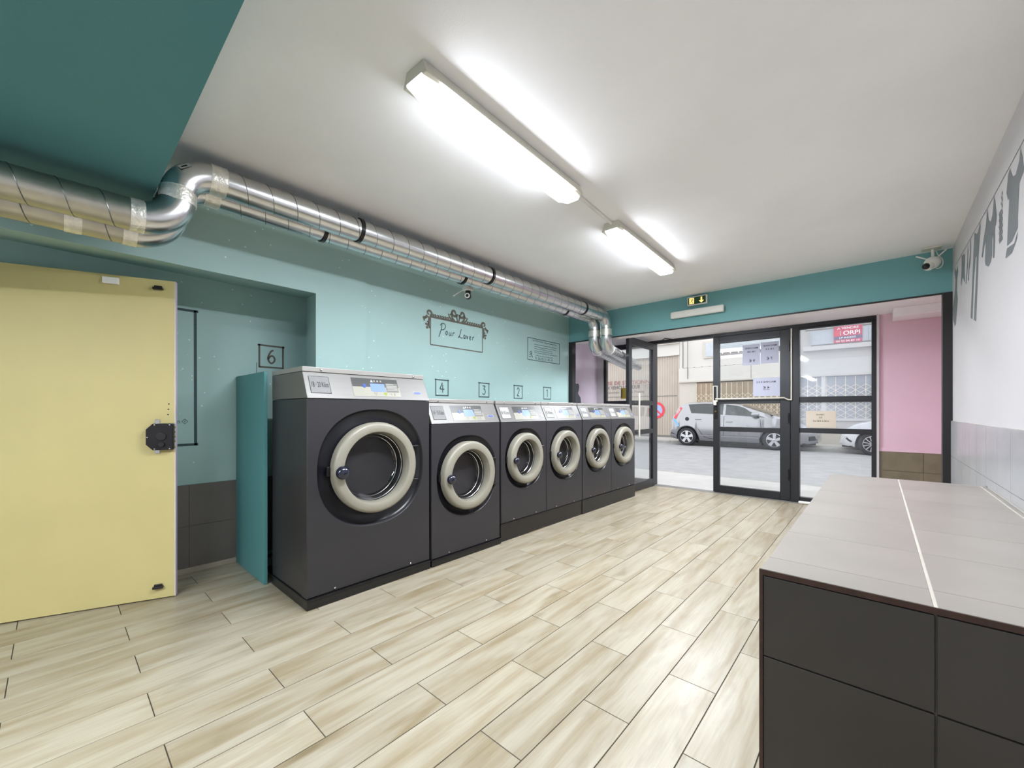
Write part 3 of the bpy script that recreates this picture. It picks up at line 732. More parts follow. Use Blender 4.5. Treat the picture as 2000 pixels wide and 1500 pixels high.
for i in range(15):                                                  # spotted scarf
    for j in range(3):
        y = 3.010 + j * 0.026 + (i % 2) * 0.012; z = 2.235 - i * 0.0155
        if j and i < 5: continue
        b.ribbon([(y, z + .006), (y + .012, z), (y, z - .006)], 0.012, on_right, 0.0006)
b.build('garment_scarf', 'vinyl_grey', wall_right, world=True, label='spotted scarf sticker on the clothes line')
b = B(); b.ribbon([(1.2, 2.300), (2.0, 2.302), (2.68, 2.297), (3.4, 2.294), (4.2, 2.304), (4.78, 2.312)], 0.005, on_right, 0.0003)
b.build('clothes_line', 'vinyl_grey', wall_right, world=True, label='thin painted clothes line along the right wall')
flat_poly('garment_apron', [(2.30, 2.29), (2.24, 2.22), (2.22, 1.95), (2.30, 1.85), (2.42, 1.86), (2.52, 1.93), (2.56, 2.12), (2.535, 2.16), (2.50, 2.22), (2.44, 2.29), (2.40, 2.24), (2.35, 2.24)], on_right, 'vinyl_grey', wall_right)

# ================================================================= YELLOW DOOR (open, left)
DA = Vector((-3.374, 0.523)); DT = Vector((0.36828, 0.92971)); DN = Vector((0.92971, -0.36828))
def on_door(p, q, d=0.0): return (DA.x - DT.x * p + DN.x * d, DA.y - DT.y * p + DN.y * d, q)
def dbox(bl, p0, p1, q0, q1, d0, d1): return bl.add([on_door(p, q, d) for d in (d0, d1) for p, q in ((p0, q0), (p1, q0), (p1, q1), (p0, q1))], [(3, 2, 1, 0), (4, 5, 6, 7), (0, 1, 5, 4), (1, 2, 6, 5), (2, 3, 7, 6), (3, 0, 4, 7)])
d3 = thing('door_3', 'pale yellow door standing open at the left, with a black rim lock', 'door', (-3.55, 0.08, 0), kind='structure')
dbox(B(), 0.004, 0.93, 0.006, 2.028, -0.040, 0.0).build('leaf', 'yellow_door', d3, world=True, bevel=0.002)
dbox(B(), 0.0, 0.0045, 0.006, 2.028, -0.040, 0.001).build('edge_strip', 'lilac_edge', d3, world=True, label='lilac edge strip of the door')
oc = [(0.004, 0.949), (0.004, 1.116), (0.105, 1.116), (0.138, 1.080), (0.138, 0.985), (0.105, 0.949)]
rl_ = B().prism(oc, 0.0, 0.042, on_door).build('rim_lock', 'black_metal', d3, world=True, bevel=0.004, label='black eight-cornered rim lock')
def cyl_on(fn, p, q, r, d0, d1, n=24):
    b = B(); b.prism([(p + r * math.cos(2 * PI * i / n), q + r * math.sin(2 * PI * i / n)) for i in range(n)], d0, d1, fn); return b
cyl_on(on_door, 0.062, 1.035, 0.026, 0.040, 0.050).build('lock_rosette', 'black_plastic', rl_, world=True, bevel=0.003)
cyl_on(on_door, 0.060, 0.985, 0.016, 0.040, 0.058).build('lock_knob', 'black_plastic', rl_, world=True, bevel=0.003)
for p, q in ((0.02, 1.108), (0.095, 1.108), (0.02, 0.957), (0.095, 0.957), (0.130, 1.03)): cyl_on(on_door, p, q, 0.004, 0.041, 0.0445, 8).build('screw', 'chrome', rl_, world=True)
for q0, q1 in ((1.114, 1.142), (0.925, 0.951)): dbox(B(), 0.078, 0.102, q0, q1, 0.0, 0.006).build('fixing_tab', 'chrome', rl_, world=True, bevel=0.002)
for q in (0.965, 1.0, 1.03, 1.06, 1.09): cyl_on(lambda p, z, d: on_door(0.004 - d, z, p), 0.012, q, 0.005, 0.0, 0.006, 10).build('lock_bolt', 'brass', rl_, world=True)
dbox(B(), 0.271, 0.348, 1.968, 2.008, 0.0, 0.020).build('contact_sensor', 'white_plastic', d3, world=True, bevel=0.004, label='white plastic door contact')
for z0 in (1.962, 0.072):
    b = B(); dbox(b, 0.060, 0.112, z0, z0 + 0.014, 0.0, 0.022); dbox(b, 0.066, 0.106, z0 + 0.012, z0 + 0.026, 0.0, 0.012)
    b.build('slide_bolt', 'black_plastic', d3, world=True, bevel=0.002)
for q in (1.240, 1.206, 1.172): cyl_on(on_door, 0.034 + (1.24 - q) * 0.06, q, 0.0045, -0.001, 0.0012, 10).build('drill_hole', 'black_plastic', d3, world=True)

pp = bx('partition_panel', 'teal_board', -3.79, -3.142, 0.962, 0.984, 0, 1.467, bevel=0.002)
tag(pp, 'turquoise upright board standing beside the tallest washer', 'panel')

# ================================================================= WASHING MACHINES
def superr(R, a, n=2.25):
    return R / ((abs(math.cos(a)) ** n + abs(math.sin(a)) ** n) ** (1 / n))
def make_washer(label, loc, W, zb, zt, D, cz, Rr, ro, ri, lab, group, lcol):
    t = thing('washing_machine', label, 'washing machine', loc, 0, group)
    h = W / 2
    # front panel with the round recess cut in it
    N = 72
    ang = sorted([2 * PI * i / N for i in range(N)] + [math.atan2(z - cz, y) % (2 * PI) for y in (-h, h) for z in (zb, zt)])
    b = B(); vs = []; n = len(ang)
    e = 0.006
    for a in ang:
        c, s = math.cos(a), math.sin(a)
        k = min((h / abs(c)) if abs(c) > 1e-9 else 9e9, ((zt - cz) / s) if s > 1e-9 else ((zb - cz) / s if s < -1e-9 else 9e9))
        R = superr(Rr, a)
        vs += [(-0.085, k * c, cz + k * s), (-e, k * c, cz + k * s), (0, (k - e) * c, cz + (k - e) * s), (0, R * c, cz + R * s), (-0.004, (R - .004) * c, cz + (R - .004) * s), (-0.016, (R - .009) * c, cz + (R - .009) * s)]
    fs = []
    for i in range(n):
        j = (i + 1) % n
        for q in range(5): fs.append((i * 6 + q, j * 6 + q, j * 6 + q + 1, i * 6 + q + 1))
    b.add(vs, fs).build('front_panel', 'washer_body', t, smooth=30)
    B().box(-D, -0.088, -h + .002, h - .002, zb, zt).build('cabinet', 'washer_body', t, bevel=0.003)
    # black dished recess
    b = B(); vs = []; fs = []
    for i in range(N):
        a = 2 * PI * i / N; c, s = math.cos(a), math.sin(a)
        for R, x in ((superr(Rr, a) - .0085, -0.015), (superr(Rr, a) - .022, -0.034), (ro * 1.02, -0.040), (ri * 1.02, -0.042)): vs.append((x, R * c, cz + R * s))
    for i in range(N):
        j = (i + 1) % N
        for q in range(3): fs.append((i * 4 + q, j * 4 + q, j * 4 + q + 1, i * 4 + q + 1))
    rec_ = b.add(vs, fs).build('door_recess', 'washer_black', t, smooth=50)
    ax = lambda r, a, x: (x, r * math.cos(a), cz + r * math.sin(a))
    # door: beige ring, glass bowl, knob, hinges
    ring = B().lathe([(ro - .014, -.034), (ro - .002, -.022), (ro, .022), (ro - .006, .038), (ro - .020, .046), (ri + .016, .047), (ri + .005, .043), (ri, .030), (ri - .006, -.022), (ri, -.034)], 72, ax, close=True).build('door_ring', 'ring_plastic', t, smooth=40)
    B().lathe([(ri - .001, -.012), (ri * .95, -.035), (ri * .88, -.075), (ri * .74, -.11), (ri * .45, -.132), (0.002, -.138)], 56, ax).build('door_glass', 'porthole_glass', ring, smooth=60)
    B().lathe([(ri + .004, -.040), (ri * .985, -.060), (ri * .93, -.078), (ri * .97, -.10), (ri * .90, -.115), (ri * .90, -.135)], 56, ax).build('gasket', 'rubber_dark', t, smooth=60)
    B().lathe([(ri * .90, -.13), (ri * 1.25, -.15), (ri * 1.25, -D + .12), (ri * .5, -D + .10), (0.002, -D + .10)], 48, ax).build('drum', 'drum_metal', t, smooth=40)
    for k in range(3):                                               # lifters in the drum
        a = 2 * PI * k / 3 + .5; r0, r1 = ri * 1.23, ri * .92
        B().prism([(r0, -.05), (r1, -.018), (r1, .018), (r0, .05)], -.17, -D + .13, lambda p, q, d: (d, p * math.cos(a) - q * math.sin(a), cz + p * math.sin(a) + q * math.cos(a))).build('lifter', 'drum_metal', t, bevel=.006)
    for rr, xx in ((ri * .955, -.034), (ri * .885, -.073)):  # chrome rings added to give the bright reflected arcs in the bowl
        B().lathe([(rr - .003, xx), (rr, xx + .003), (rr + .003, xx), (rr, xx - .003)], 56, ax, close=True).build('glint_ring', 'chrome', ring, smooth=60)
    kr = ri * .185
    kb = B().ball((0.060, -(ri + (ro - ri) * .30), cz - .006), kr, 20, (0.85, 1, 1)).build('door_knob', 'knob_blue', ring, smooth=60)
    B().tube([(0.02, -(ri + (ro - ri) * .30), cz - .006), (0.055, -(ri + (ro - ri) * .30), cz - .006)], kr * .55, 14).build('knob_stem', 'black_plastic', ring, smooth=40)
    for s in (-1, 1):
        z = cz + s * ro * .40; y = ro * 1.02
        B().tube([(-.03, y + .030, z), (.006, y + .028, z), (.012, y + .006, z), (.004, y - .020, z)], .009, 8).build('hinge', 'black_metal', t, smooth=50)
    B().box(-.028, -.006, -(ro + .022), -(ro + .004), cz - .03, cz + .03).build('catch', 'black_metal', t, bevel=.003)
    # stainless control housing
    sx, sz = -0.078, 0.165; ln = math.hypot(sx, sz); nx, nz = sz / ln, -sx / ln
    zs = zt + .003
    def slope(p, q, d=0.0): return (sx * q + nx * d, p, zs + sz * q + nz * d)
    def sbox(bl, p0, p1, q0, q1, d0, d1): return bl.add([slope(p, q, d) for d in (d0, d1) for p, q in ((p0, q0), (p1, q0), (p1, q1), (p0, q1))], [(3, 2, 1, 0), (4, 5, 6, 7), (0, 1, 5, 4), (1, 2, 6, 5), (2, 3, 7, 6), (3, 0, 4, 7)])
    b = B(); b.prism([(0, zs), (sx, zs + sz), (-D, zs + sz), (-D, zs)], -h + .001, h - .001, lambda p, q, d: (p, d, q))
    ho = b.build('control_housing', 'stainless', t, bevel=0.003)
    B().box(-D, sx + .004, -h, h, zs + sz + .002, zs + sz + .032).build('lid', 'lid_steel', t, bevel=0.003)
    for y in (-h + .115, h - .095): B().ball((sx + .004, y, zs + sz + .016), .0095, 12, (.6, 1, 1)).build('bolt', 'chrome', t, smooth=60)
    for y in (-h + .17, h - .17): B().ball((.001, y, zb + .018), .007, 10, (.6, 1, 1)).build('bolt', 'chrome', t, smooth=60)
    l0 = -h + .030; l1 = l0 + .125
    lb = sbox(B(), l0, l1, .19, .84, 0, .0015).build('capacity_label', 'label_border', t, label='small plate with the load in kilos')
    sbox(B(), l0 + .003, l1 - .003, .205, .825, .001, .0022).build('label_face', lcol, lb)
    fnw = lambda u, v, d: tuple(a + c for a, c in zip(slope(u, v, d), loc))
    text('label_print', lab, 'print_dark', lb, fnw, l0 + .012, l1 - .010, .42, .62, d=.0030)
    # display
    e0 = l1 + .072 + (0.075 if W > .85 else 0.0) - (0.02 if W < .7 else 0); e1 = e0 + .355
    dp = sbox(B(), e0, e1, .13, .90, 0, .0016).build('display_panel', 'display_light', t)
    sbox(B(), e0 + .002, e1 - .004, .52, .885, .0014, .0022).build('display_band', 'display_dark', dp)
    x = lambda f: e0 + (e1 - e0) * f
    sbox(B(), x(.37), x(.675), .34, .66, .002, .0034).build('screen', 'lcd_blue', dp, label='lit blue screen')
    ip = sbox(B(), x(.70), x(.97), .32, .70, .002, .0030).build('info_plate', 'info_plate', dp)
    b = B()
    for q in (.40, .46, .52, .58, .65): sbox(b, x(.72), x(.95 if q != .65 else .88), q, q + .018, .003, .0034)
    b.build('info_lines', 'label_white', ip)
    for f in (.47, .54, .61): sbox(B(), x(f) - .006, x(f) + .006, .73, .81, .002, .0045).build('button', 'button_steel', dp, bevel=.002)
    b = B(); b.add([slope(x(.385), .72, .003), slope(x(.445), .72, .003), slope(x(.415), .84, .003)], [(0, 1, 2)]); b.build('arrow_mark', 'label_white', dp)
    b = B(); b.prism([(x(.245) + .013 * math.cos(2 * PI * i / 16), .56 + .085 * math.sin(2 * PI * i / 16)) for i in range(16)], .001, .0045, slope); b.build('button', 'badge_blue', dp)
    b = B(); b.add([slope(x(.625), .30, .003), slope(x(.695), .30, .003), slope(x(.695), .24, .003), slope(x(.66), .15, .003), slope(x(.625), .24, .003)], [(0, 1, 2, 3, 4)]); b.build('green_icon', 'icon_green', dp)
    b = B(); b.ribbon([(x(.42), .30), (x(.45), .16), (x(.48), .30)], .004, slope, .002); b.ribbon([(x(.77), .26), (x(.80), .20)], .006, slope, .002); b.ribbon([(x(.86), .28), (x(.86), .18)], .006, slope, .002); b.build('icon_print', 'info_plate', dp, kind='stuff')
    # badge
    g0, g1 = h - .125, h - .062
    if W < .7: g0, g1 = h - .070, h - .030
    bd = sbox(B(), g0 - .004, g1 + .004, .26, .40, 0, .0012).build('badge', 'label_white', t)
    b = B(); gc = (g0 + g1) / 2; gw = (g1 - g0) / 2
    b.prism([(gc + gw * math.copysign(abs(math.cos(a)) ** .6, math.cos(a)), .33 + .055 * math.copysign(abs(math.sin(a)) ** .6, math.sin(a))) for a in [2 * PI * i / 24 for i in range(24)]], .001, .0022, slope)
    b.build('badge_oval', 'badge_blue', bd)
    text('badge_print', 'primus', 'label_white', bd, fnw, g0 + .008, g1 - .008, .30, .36, d=.0028)
    return t

WX = -2.55
make_washer('tallest washing machine, nearest the camera, plate reading 18-20 Kilos', (WX, 1.460, 0), 0.898, 0.062, 1.270, 0.59, 0.815, 0.392, 0.305, 0.236, '18 · 20 Kilos', 'front loading washers in a row', 'label_grey')
make_washer('second washing machine in the row, below the painted 4, on a low plinth', (WX, 2.309, 0), 0.756, 0.050, 1.092, 0.60, 0.664, 0.332, 0.283, 0.210, '14 · 15 Kilos', 'front loading washers in a row', 'label_grey')
sm = make_washer('third washing machine in the row, below the painted 3', (WX, 3.047, 0), 0.676, 0.166, 1.090, 0.58, 0.742, 0.290, 0.244, 0.177, '8 Kilos', 'front loading washers in a row', 'label_white')
for y, lab in ((3.731, 'fourth washing machine in the row, below the painted 2'), (4.424, 'fifth washing machine in the row, next to last from the shop front'), (5.106, 'last washing machine in the row, beside the open glass door')):
    c = copy_tree(sm); c.location.y = y; c['label'] = lab

def plinth(y0, y1, z, label, m='plinth_black', x=-2.532):
    t = thing('washer_plinth', label, 'plinth', ((x - .6) / 2 - 1.3, (y0 + y1) / 2, 0), 0, 'low plinths under the washers')
    bx('base_block', m, -3.135, x, y0, y1, 0, z, t, bevel=0.004)
    bx('edge_lip', 'black_metal', x - 0.014, x + 0.003, y0 + .002, y1 - .002, z - 0.012, z + 0.001, t, bevel=0.002)
plinth(1.004, 1.905, 0.060, 'low black plinth under the tallest washer')
plinth(1.918, 2.690, 0.048, 'low black plinth under the second washer in the row')
plinth(2.704, 4.066, 0.164, 'higher black plinth with rusty foot under the third and fourth washers', 'plinth_worn', -2.553)
plinth(4.070, 5.440, 0.164, 'higher black plinth under the last two washers', 'plinth_black', -2.545)

# ================================================================= VENTILATION DUCTS
def arc(c, u, v, r, a0, a1, n=14):
    c, u, v = Vector(c), Vector(u), Vector(v)
    return [c + u * (r * math.cos(a0 + (a1 - a0) * i / n)) + v * (r * math.sin(a0 + (a1 - a0) * i / n)) for i in range(n + 1)]
def helix(p0, p1, r, pitch, ph=0.0):
    p0, p1 = Vector(p0), Vector(p1); d = p1 - p0; L = d.length; d.normalize()
    a = d.cross(Vector((0, 0, 1))).normalized(); b = a.cross(d).normalized(); n = int(L / pitch * 18)
    return [p0 + d * (L * i / n) + a * (r * math.cos(ph + 2 * PI * L * i / n / pitch)) - b * (r * math.sin(ph + 2 * PI * L * i / n / pitch)) for i in range(n + 1)]
def duct(label, X, zl, zu, r, yv, ye, zend, tapes_low, clamps):
    t = thing('ventilation_duct', label, 'duct', (X, 2.5, zu), 0, 'twin spiral ducts below the ceiling')
    R1 = (zu - zl) / 2
    def run(p0, p1, m, name='spiral_pipe', pitch=0.125):
        o = B().tube([p0, p1], r, 32, cap=True).build(name, m, t, world=True, smooth=40)
        B().tube(helix(p0, p1, r, pitch), 0.0022, 5).build('seam', 'seam_metal', o, world=True, smooth=60)
    def elbow(pts): B().tube(pts, r * 1.015, 32).build('elbow', 'galvanised', t, world=True, smooth=60)
    def tape(p0, p1, n=7):
        p0, p1 = Vector(p0), Vector(p1)
        pts = [p0 + (p1 - p0) * i / n for i in range(n + 1)]
        B().tube(pts, [r * (1.035 + random.uniform(0, .02)) for _ in pts], 32).build('foil_tape', 'foil_tape', t, world=True, smooth=60)
    Y, Z, XD = (0, 1, 0), (0, 0, 1), Vector((-0.27, 0.9629, 0))
    run((X, -1.6, zl), (X, yv - R1, zl), 'galvanised_dull')
    elbow(arc((X, yv - R1, zl + R1), (0, 0, -1), Y, R1, 0, PI / 2))
    elbow(arc((X, yv + R1, zl + R1), (0, -1, 0), Z, R1, 0, PI / 2))
    run((X, yv + R1, zu), (X, ye - 0.14, zu), 'galvanised')
    elbow(arc((X, ye - 0.14, zu - 0.14), Z, Y, 0.14, 0, PI / 2))
    run((X, ye, zu - 0.14), (X, ye, zend + 0.14), 'galvanised', 'drop_pipe')
    c = Vector((X, ye, zend + 0.14)) + XD * 0.14
    elbow(arc(c, -XD, (0, 0, -1), 0.14, 0, PI / 2))
    p = Vector((X, ye, zend)) + XD * 0.14
    run(p, p + XD * ((6.95 - p.y) / XD.y), 'galvanised')
    for y in tapes_low: tape((X, y, zl), (X, y + 0.055, zl))
    tape((X, yv - R1 - 0.03, zl), (X, yv - R1 + 0.02, zl))
    tape((X, yv, zl + R1 - 0.035), (X, yv, zl + R1 + 0.035))
    tape((X, yv + R1 - 0.02, zu), (X, yv + R1 + 0.05, zu))
    tape((X, ye, zu - 0.16), (X, ye, zend + 0.15))
    tape(p - XD * 0.01, p + XD * 0.035)
    for y in clamps:
        k = B().lathe([(r * 1.06, -.011), (r * 1.10, -.011), (r * 1.10, .011), (r * 1.06, .011)], 36, lambda q, a, d: (X + q * math.cos(a), y + d, zu + q * math.sin(a)), close=True).build('clamp', 'black_metal', t, world=True, smooth=40)
        B().tube([(X, y, zu + r * 1.08), (X, y, H_C + .005)], 0.004, 8).build('hanger_rod', 'chrome', k, world=True)
    return t
dA = duct('front spiral duct below the ceiling, nearer the lights', -2.535, 2.090, 2.376, 0.070, 0.402, 4.60, 1.990, [], [1.33, 2.53, 4.05])
b = B(); b.box(-.012, .012, -.026, .026, 0, .001)
st = b.build('sticker', 'label_white', dA)
nn = Vector((.80, -.36, .48)).normalized(); ty = Vector((0, .8, .6)); ty = (ty - nn * ty.dot(nn)).normalized(); txx = ty.cross(nn)
mb = Matrix((txx, ty, nn)).transposed().to_4x4(); mb.translation = Vector((-2.535, 0.444, 2.334)) + nn * 0.0722 - Vector((-2.535, 2.5, 2.376))
st.matrix_basis = mb
bx('sticker_print', 'print_dark', -.004, .004, -.016, .012, .001, .0014, st, world=False)
duct('rear spiral duct below the ceiling, nearer the turquoise wall', -2.703, 2.070, 2.376, 0.070, 0.402, 4.60, 1.990, [0.03], [1.17, 2.37, 3.93])

# ================================================================= LIGHTS
def batten(label, loc, rot, L, group='ceiling tube lights'):
    t = thing('tube_light', label, 'ceiling light', loc, rot, group)
    xz = lambda p, q, d: (p, d, q)
    B().prism([(-.052, 0), (-.073, -.055), (.073, -.055), (.052, 0)], -L / 2, L / 2, xz).build('tray', 'lamp_tray', t, bevel=.004)
    prof = [(-.058, -.052), (-.055, -.074), (-.042, -.094), (.042, -.094), (.055, -.074), (.058, -.052)]
    df = B().prism(prof, -L / 2 + .075, L / 2 - .075, xz).build('diffuser', ['lamp_glow', 'lamp_glow_side'], t)
    for p in df.data.polygons: p.material_index = 0 if p.normal.z < -0.9 else 1
    for s in (-1, 1):
        vs = [(p, s * (L / 2 - .075), q) for p, q in prof] + [(p * .80, s * (L / 2 + .004), -.052 + (q + .052) * .55) for p, q in prof]
        fs = [tuple(range(6)), tuple(range(11, 5, -1))] + [(i, (i + 1) % 6, 6 + (i + 1) % 6, 6 + i) for i in range(6)]
        B().add(vs, fs).build('end_cap', 'lamp_clear', t, smooth=30)
        for k in (-.3, 0, .3): B().box(s * .062 - .004, s * .062 + .007, k * L - .012, k * L + .012, -.056, -.034).build('clip', 'lamp_tray', t, bevel=.002)
    for s in (-1, 1):
        ho = B().box(-.018, .018, s * (L / 2 - .034) - .008, s * (L / 2 - .034) + .008, -.076, -.046).build('lamp_holder', 'lamp_tray', t, bevel=.002)
    return t
batten('nearer of two white tube lights on the white ceiling', (-1.318, 1.465, H_C), math.radians(1.7), 1.12)
batten('farther of two white tube lights on the white ceiling', (-1.385, 3.110, H_C), math.radians(1.9), 1.12)
batten('added fill tube light on the teal dropped ceiling, just behind the camera', (-1.5, -1.1, 2.235), math.radians(2), 1.12)  # added lamp, out of view, fills the near end of the room
batten('added fill tube light on the teal dropped ceiling, by the back wall', (-1.5, -2.3, 2.235), math.radians(2), 1.12)  # second added lamp out of view, brightens the near walls and ceiling
batten('added fill tube light on the recess ceiling, unseen behind the teal beam', (-1.7, 5.20, 2.332), math.radians(90), 1.12)  # added lamp, kept out of sight, to brighten the entrance recess
cd = B().tube([(-1.335, 2.03, 2.484), (-1.366, 2.555, 2.484)], 0.010, 10).build('cable_conduit', 'white_plastic', smooth=40); tag(cd, 'thin white conduit on the ceiling joining the two tube lights', 'conduit')

ex = thing('exit_sign', 'green and amber exit sign with running figure and arrow', 'exit sign', (-1.493, 4.78, 2.42))
bx('housing', 'white_plastic', -1.597, -1.389, 4.735, 4.78, 2.370, 2.468, ex, bevel=.006)
fp = bx('sign_face', 'exit_green', -1.585, -1.401, 4.731, 4.736, 2.381, 2.457, ex)
on_sign = lambda p, q, d=0.0: (p, 4.731 - d, q)
flat_poly('arrow', [(-1.452, 2.449), (-1.452, 2.412), (-1.472, 2.412), (-1.444, 2.386), (-1.416, 2.412), (-1.436, 2.412), (-1.436, 2.449)], on_sign, 'exit_glow', fp)
flat_poly('doorway', [(-1.572, 2.386), (-1.572, 2.452), (-1.522, 2.452), (-1.522, 2.386)], on_sign, 'exit_glow', fp)
b = B()
r_ = lambda pts, wd: b.ribbon(pts, wd, on_sign, 0.001)
r_([(-1.535, 2.446), (-1.529, 2.446)], .008); r_([(-1.537, 2.436), (-1.546, 2.416)], .010); r_([(-1.537, 2.434), (-1.556, 2.437), (-1.563, 2.428)], .004); r_([(-1.535, 2.432), (-1.526, 2.424)], .004)
r_([(-1.546, 2.416), (-1.536, 2.405), (-1.541, 2.390)], .005); r_([(-1.546, 2.416), (-1.556, 2.403), (-1.568, 2.402)], .005)
b.build('running_figure', 'exit_green', fp, world=True)

eb = thing('emergency_light', 'long unlit white wall light below the exit sign', 'wall light', (-1.5, 4.78, 2.29))
bx('back_tray', 'lamp_tray', -1.772, -1.226, 4.755, 4.78, 2.258, 2.322, eb, bevel=.004)
bx('cover', 'white_plastic', -1.780, -1.218, 4.715, 4.756, 2.252, 2.328, eb, bevel=.016, seg=4)

# cameras
cm = thing('security_camera', 'white dome camera with two aerials in the corner by the right wall', 'camera', (0.325, 4.69, 2.49))
bx('mount_plate', 'ivory_metal', 0.262, 0.372, 4.62, 4.70, 2.482, 2.495, cm, bevel=.002)
bb = B().ball((0.322, 4.66, 2.375), 0.050, 24, (1, 1, .95)).build('camera_head', 'white_plastic', cm, world=True, smooth=60)
B().ball((0.300, 4.635, 2.348), 0.036, 20).build('lens_housing', 'white_plastic', cm, world=True, smooth=60)
B().ball((0.284, 4.612, 2.343), 0.0245, 18).build('lens', 'black_plastic', cm, world=True, smooth=60)
B().tube([(0.325, 4.67, 2.41), (0.325, 4.67, 2.485)], .010, 10).build('stem', 'white_plastic', cm, world=True)
for s, x1, z1 in ((-1, 0.228, 2.444), (1, 0.400, 2.462)): B().tube([(0.322 + s * .022, 4.66, 2.405), (x1, 4.65, z1)], .0052, 8).build('aerial', 'white_plastic', cm, world=True, smooth=40)
B().tube([Vector((p, 4.70, q)) for p, q in smooth2([(0.345, 2.48), (0.356, 2.44), (0.380, 2.40), (0.382, 2.36), (0.366, 2.335), (0.345, 2.335)])], .004, 8).build('cable', 'white_plastic', cm, world=True, smooth=40)

ck = thing('security_camera', 'small dark-headed camera hanging behind the ducts above the painted frame', 'camera', (-2.86, 2.60, 2.49))
B().tube([(-2.862, 2.585, 2.36), (-2.862, 2.585, 2.495)], .012, 10).build('stem', 'white_plastic', ck, world=True)
bx('base', 'white_plastic', -2.905, -2.825, 2.545, 2.625, 2.318, 2.362, ck, bevel=.012, seg=3)
B().tube([(-2.862, 2.585, 2.318), (-2.862, 2.585, 2.285)], .026, 14).build('neck', 'black_plastic', ck, world=True, smooth=40)
B().ball((-2.862, 2.585, 2.270), .030, 18).build('camera_head', 'black_plastic', ck, world=True, smooth=60)
B().lathe([(.014, -.004), (.024, -.004), (.024, .006), (.014, .006)], 24, lambda q, a, d: tuple(Vector((-2.846, 2.560, 2.268)) + Vector((.53, -.83, -.15)).normalized() * d + Vector((.843, .538, 0)) * (q * math.cos(a)) + Vector((0.08, -.125, .989)) * (q * math.sin(a))), close=True).build('lens_rim', 'white_plastic', ck, world=True, smooth=40)
B().tube([(-2.880, 2.56, 2.338), (-2.95, 2.48, 2.265)], .0045, 8).build('aerial', 'white_plastic', ck, world=True, smooth=40)

# ================================================================= TILED FOLDING COUNTER
ct = thing('folding_counter', 'long tiled folding counter with grey top and dark front', 'counter', (0.11, 2.27, 0))
CX0, CX1, CY0, CY1, CZ = -0.225, 0.431, 1.211, 3.340, 0.790
bx('core', 'grout_grey', CX0 + .009, CX1, CY0 + .009, CY1 - .009, 0, CZ - .010, ct)
bx('top_bed', 'grout_grey', CX0 + .004, CX1, CY0 + .004, CY1 - .004, CZ - .011, CZ - .003, ct)
for gx_ in (0.089, 0.410): bx('grout_line', 'grout_pale', gx_ - .0031, gx_ + .0031, CY0 + .002, CY1, CZ - .009, CZ - .001, ct)
cx = [CX0, 0.089, 0.410, CX1]; cy = [CY0, 1.322] + [1.322 + 0.3218 * k for k in range(1, 7)] + [CY1]
tile_mesh = {}
def tile(name, m, x0, x1, y0, y1, z0, z1, par):
    B().box(x0, x1, y0, y1, z0, z1, ch=.0008).build(name, m, par, world=True)
for i in range(3):
    for j in range(len(cy) - 1):
        gx = 0.0030
        tile('top_tile', 'tile_top', cx[i] + (gx if i else 0), cx[i + 1] - gx, cy[j] + .0012, cy[j + 1] - .0012, CZ - .009, CZ, ct)
cz = [0.0, 0.247, 0.568, 0.7735]
for i in range(3):
    for j in range(3):
        B().box(cx[i] + (.0022 if i else 0.006), cx[i + 1] - .0022, CY0 + .001, CY0 + .010, cz[j] + .0018, cz[j + 1] - .0018).build('front_tile', 'tile_front', ct, world=True, bevel=.001)
for i in range(len(cy) - 1):
    for j in range(3):
        B().box(CX0 + .001, CX0 + .010, cy[i] + .0018 + (.005 if i == 0 else 0), cy[i + 1] - .0018, cz[j] + .0018, cz[j + 1] - .0018).build('side_tile', 'tile_front', ct, world=True)
bx('top_edging', 'steel_trim', CX0 - .003, CX1, CY0 - .002, CY0 + .006, 0.7755, 0.7885, ct, label='rusty metal edging below the top')
bx('corner_edging', 'steel_trim', CX0 - .003, CX0 + .005, CY0 - .002, CY0 + .006, 0, 0.7755, ct)

# ================================================================= STREET
RZ = -0.05
pv = bx('pavement_near', 'pavement', -16, 9, 6.6, 8.15, -0.4, -0.012); S(pv, 'pale pavement just outside the shop front', 'pavement')
for k in range(25): B().box(-16 + k, -15.006 + k, 8.153, 8.30, -0.3, -0.012, ch=.01).build('kerbstone', 'kerbstone', pv)
rd = bx('road', 'asphalt', -16, 9, 8.30, 15.90, -0.4, RZ); S(rd, 'grey asphalt street between the two pavements', 'road')
pf_ = bx('pavement_far', 'pavement', -16, 9, 16.05, 18.6, -0.4, 0.05); S(pf_, 'pavement on the far side of the street, below the house fronts', 'pavement')
for k in range(25): B().box(-16 + k, -15.006 + k, 15.90, 16.047, -0.3, 0.055, ch=.015).build('kerbstone', 'kerbstone', pf_)

# garage front across the street
ga = thing('garage_building', 'cream garage front across the street with a no-parking notice', 'building', (-10, 18.2, 0.05))
bx('wall', 'render_cream', -15, -6.345, 18.05, 19, 0.05, 8, ga)
bx('header', 'render_white', -15, -6.345, 17.86, 18.06, 3.60, 4.10, ga); bx('cornice', 'render_cream', -15, -6.345, 17.74, 18.06, 4.10, 4.30, ga)
bx('plinth_strip', 'concrete_dark', -15, -6.345, 17.97, 18.05, 0.05, 0.14, ga)
def corrugated(name, x0, x1, z0, z1, y, m, par, pitch=0.11, dep=0.02):
    b = B(); xs = []; x = x0
    while x < x1 - pitch * .9:
        xs += [(x, y), (x + pitch * .35, y), (x + pitch * .42, y + dep), (x + pitch * .93, y + dep)]; x += pitch
    xs.append((x1, y)); n = len(xs)
    b.add([(p, q, z0) for p, q in xs] + [(p, q, z1) for p, q in xs], [(i, i + 1, n + i + 1, n + i) for i in range(n - 1)])
    return b.build(name, m, par, world=True)
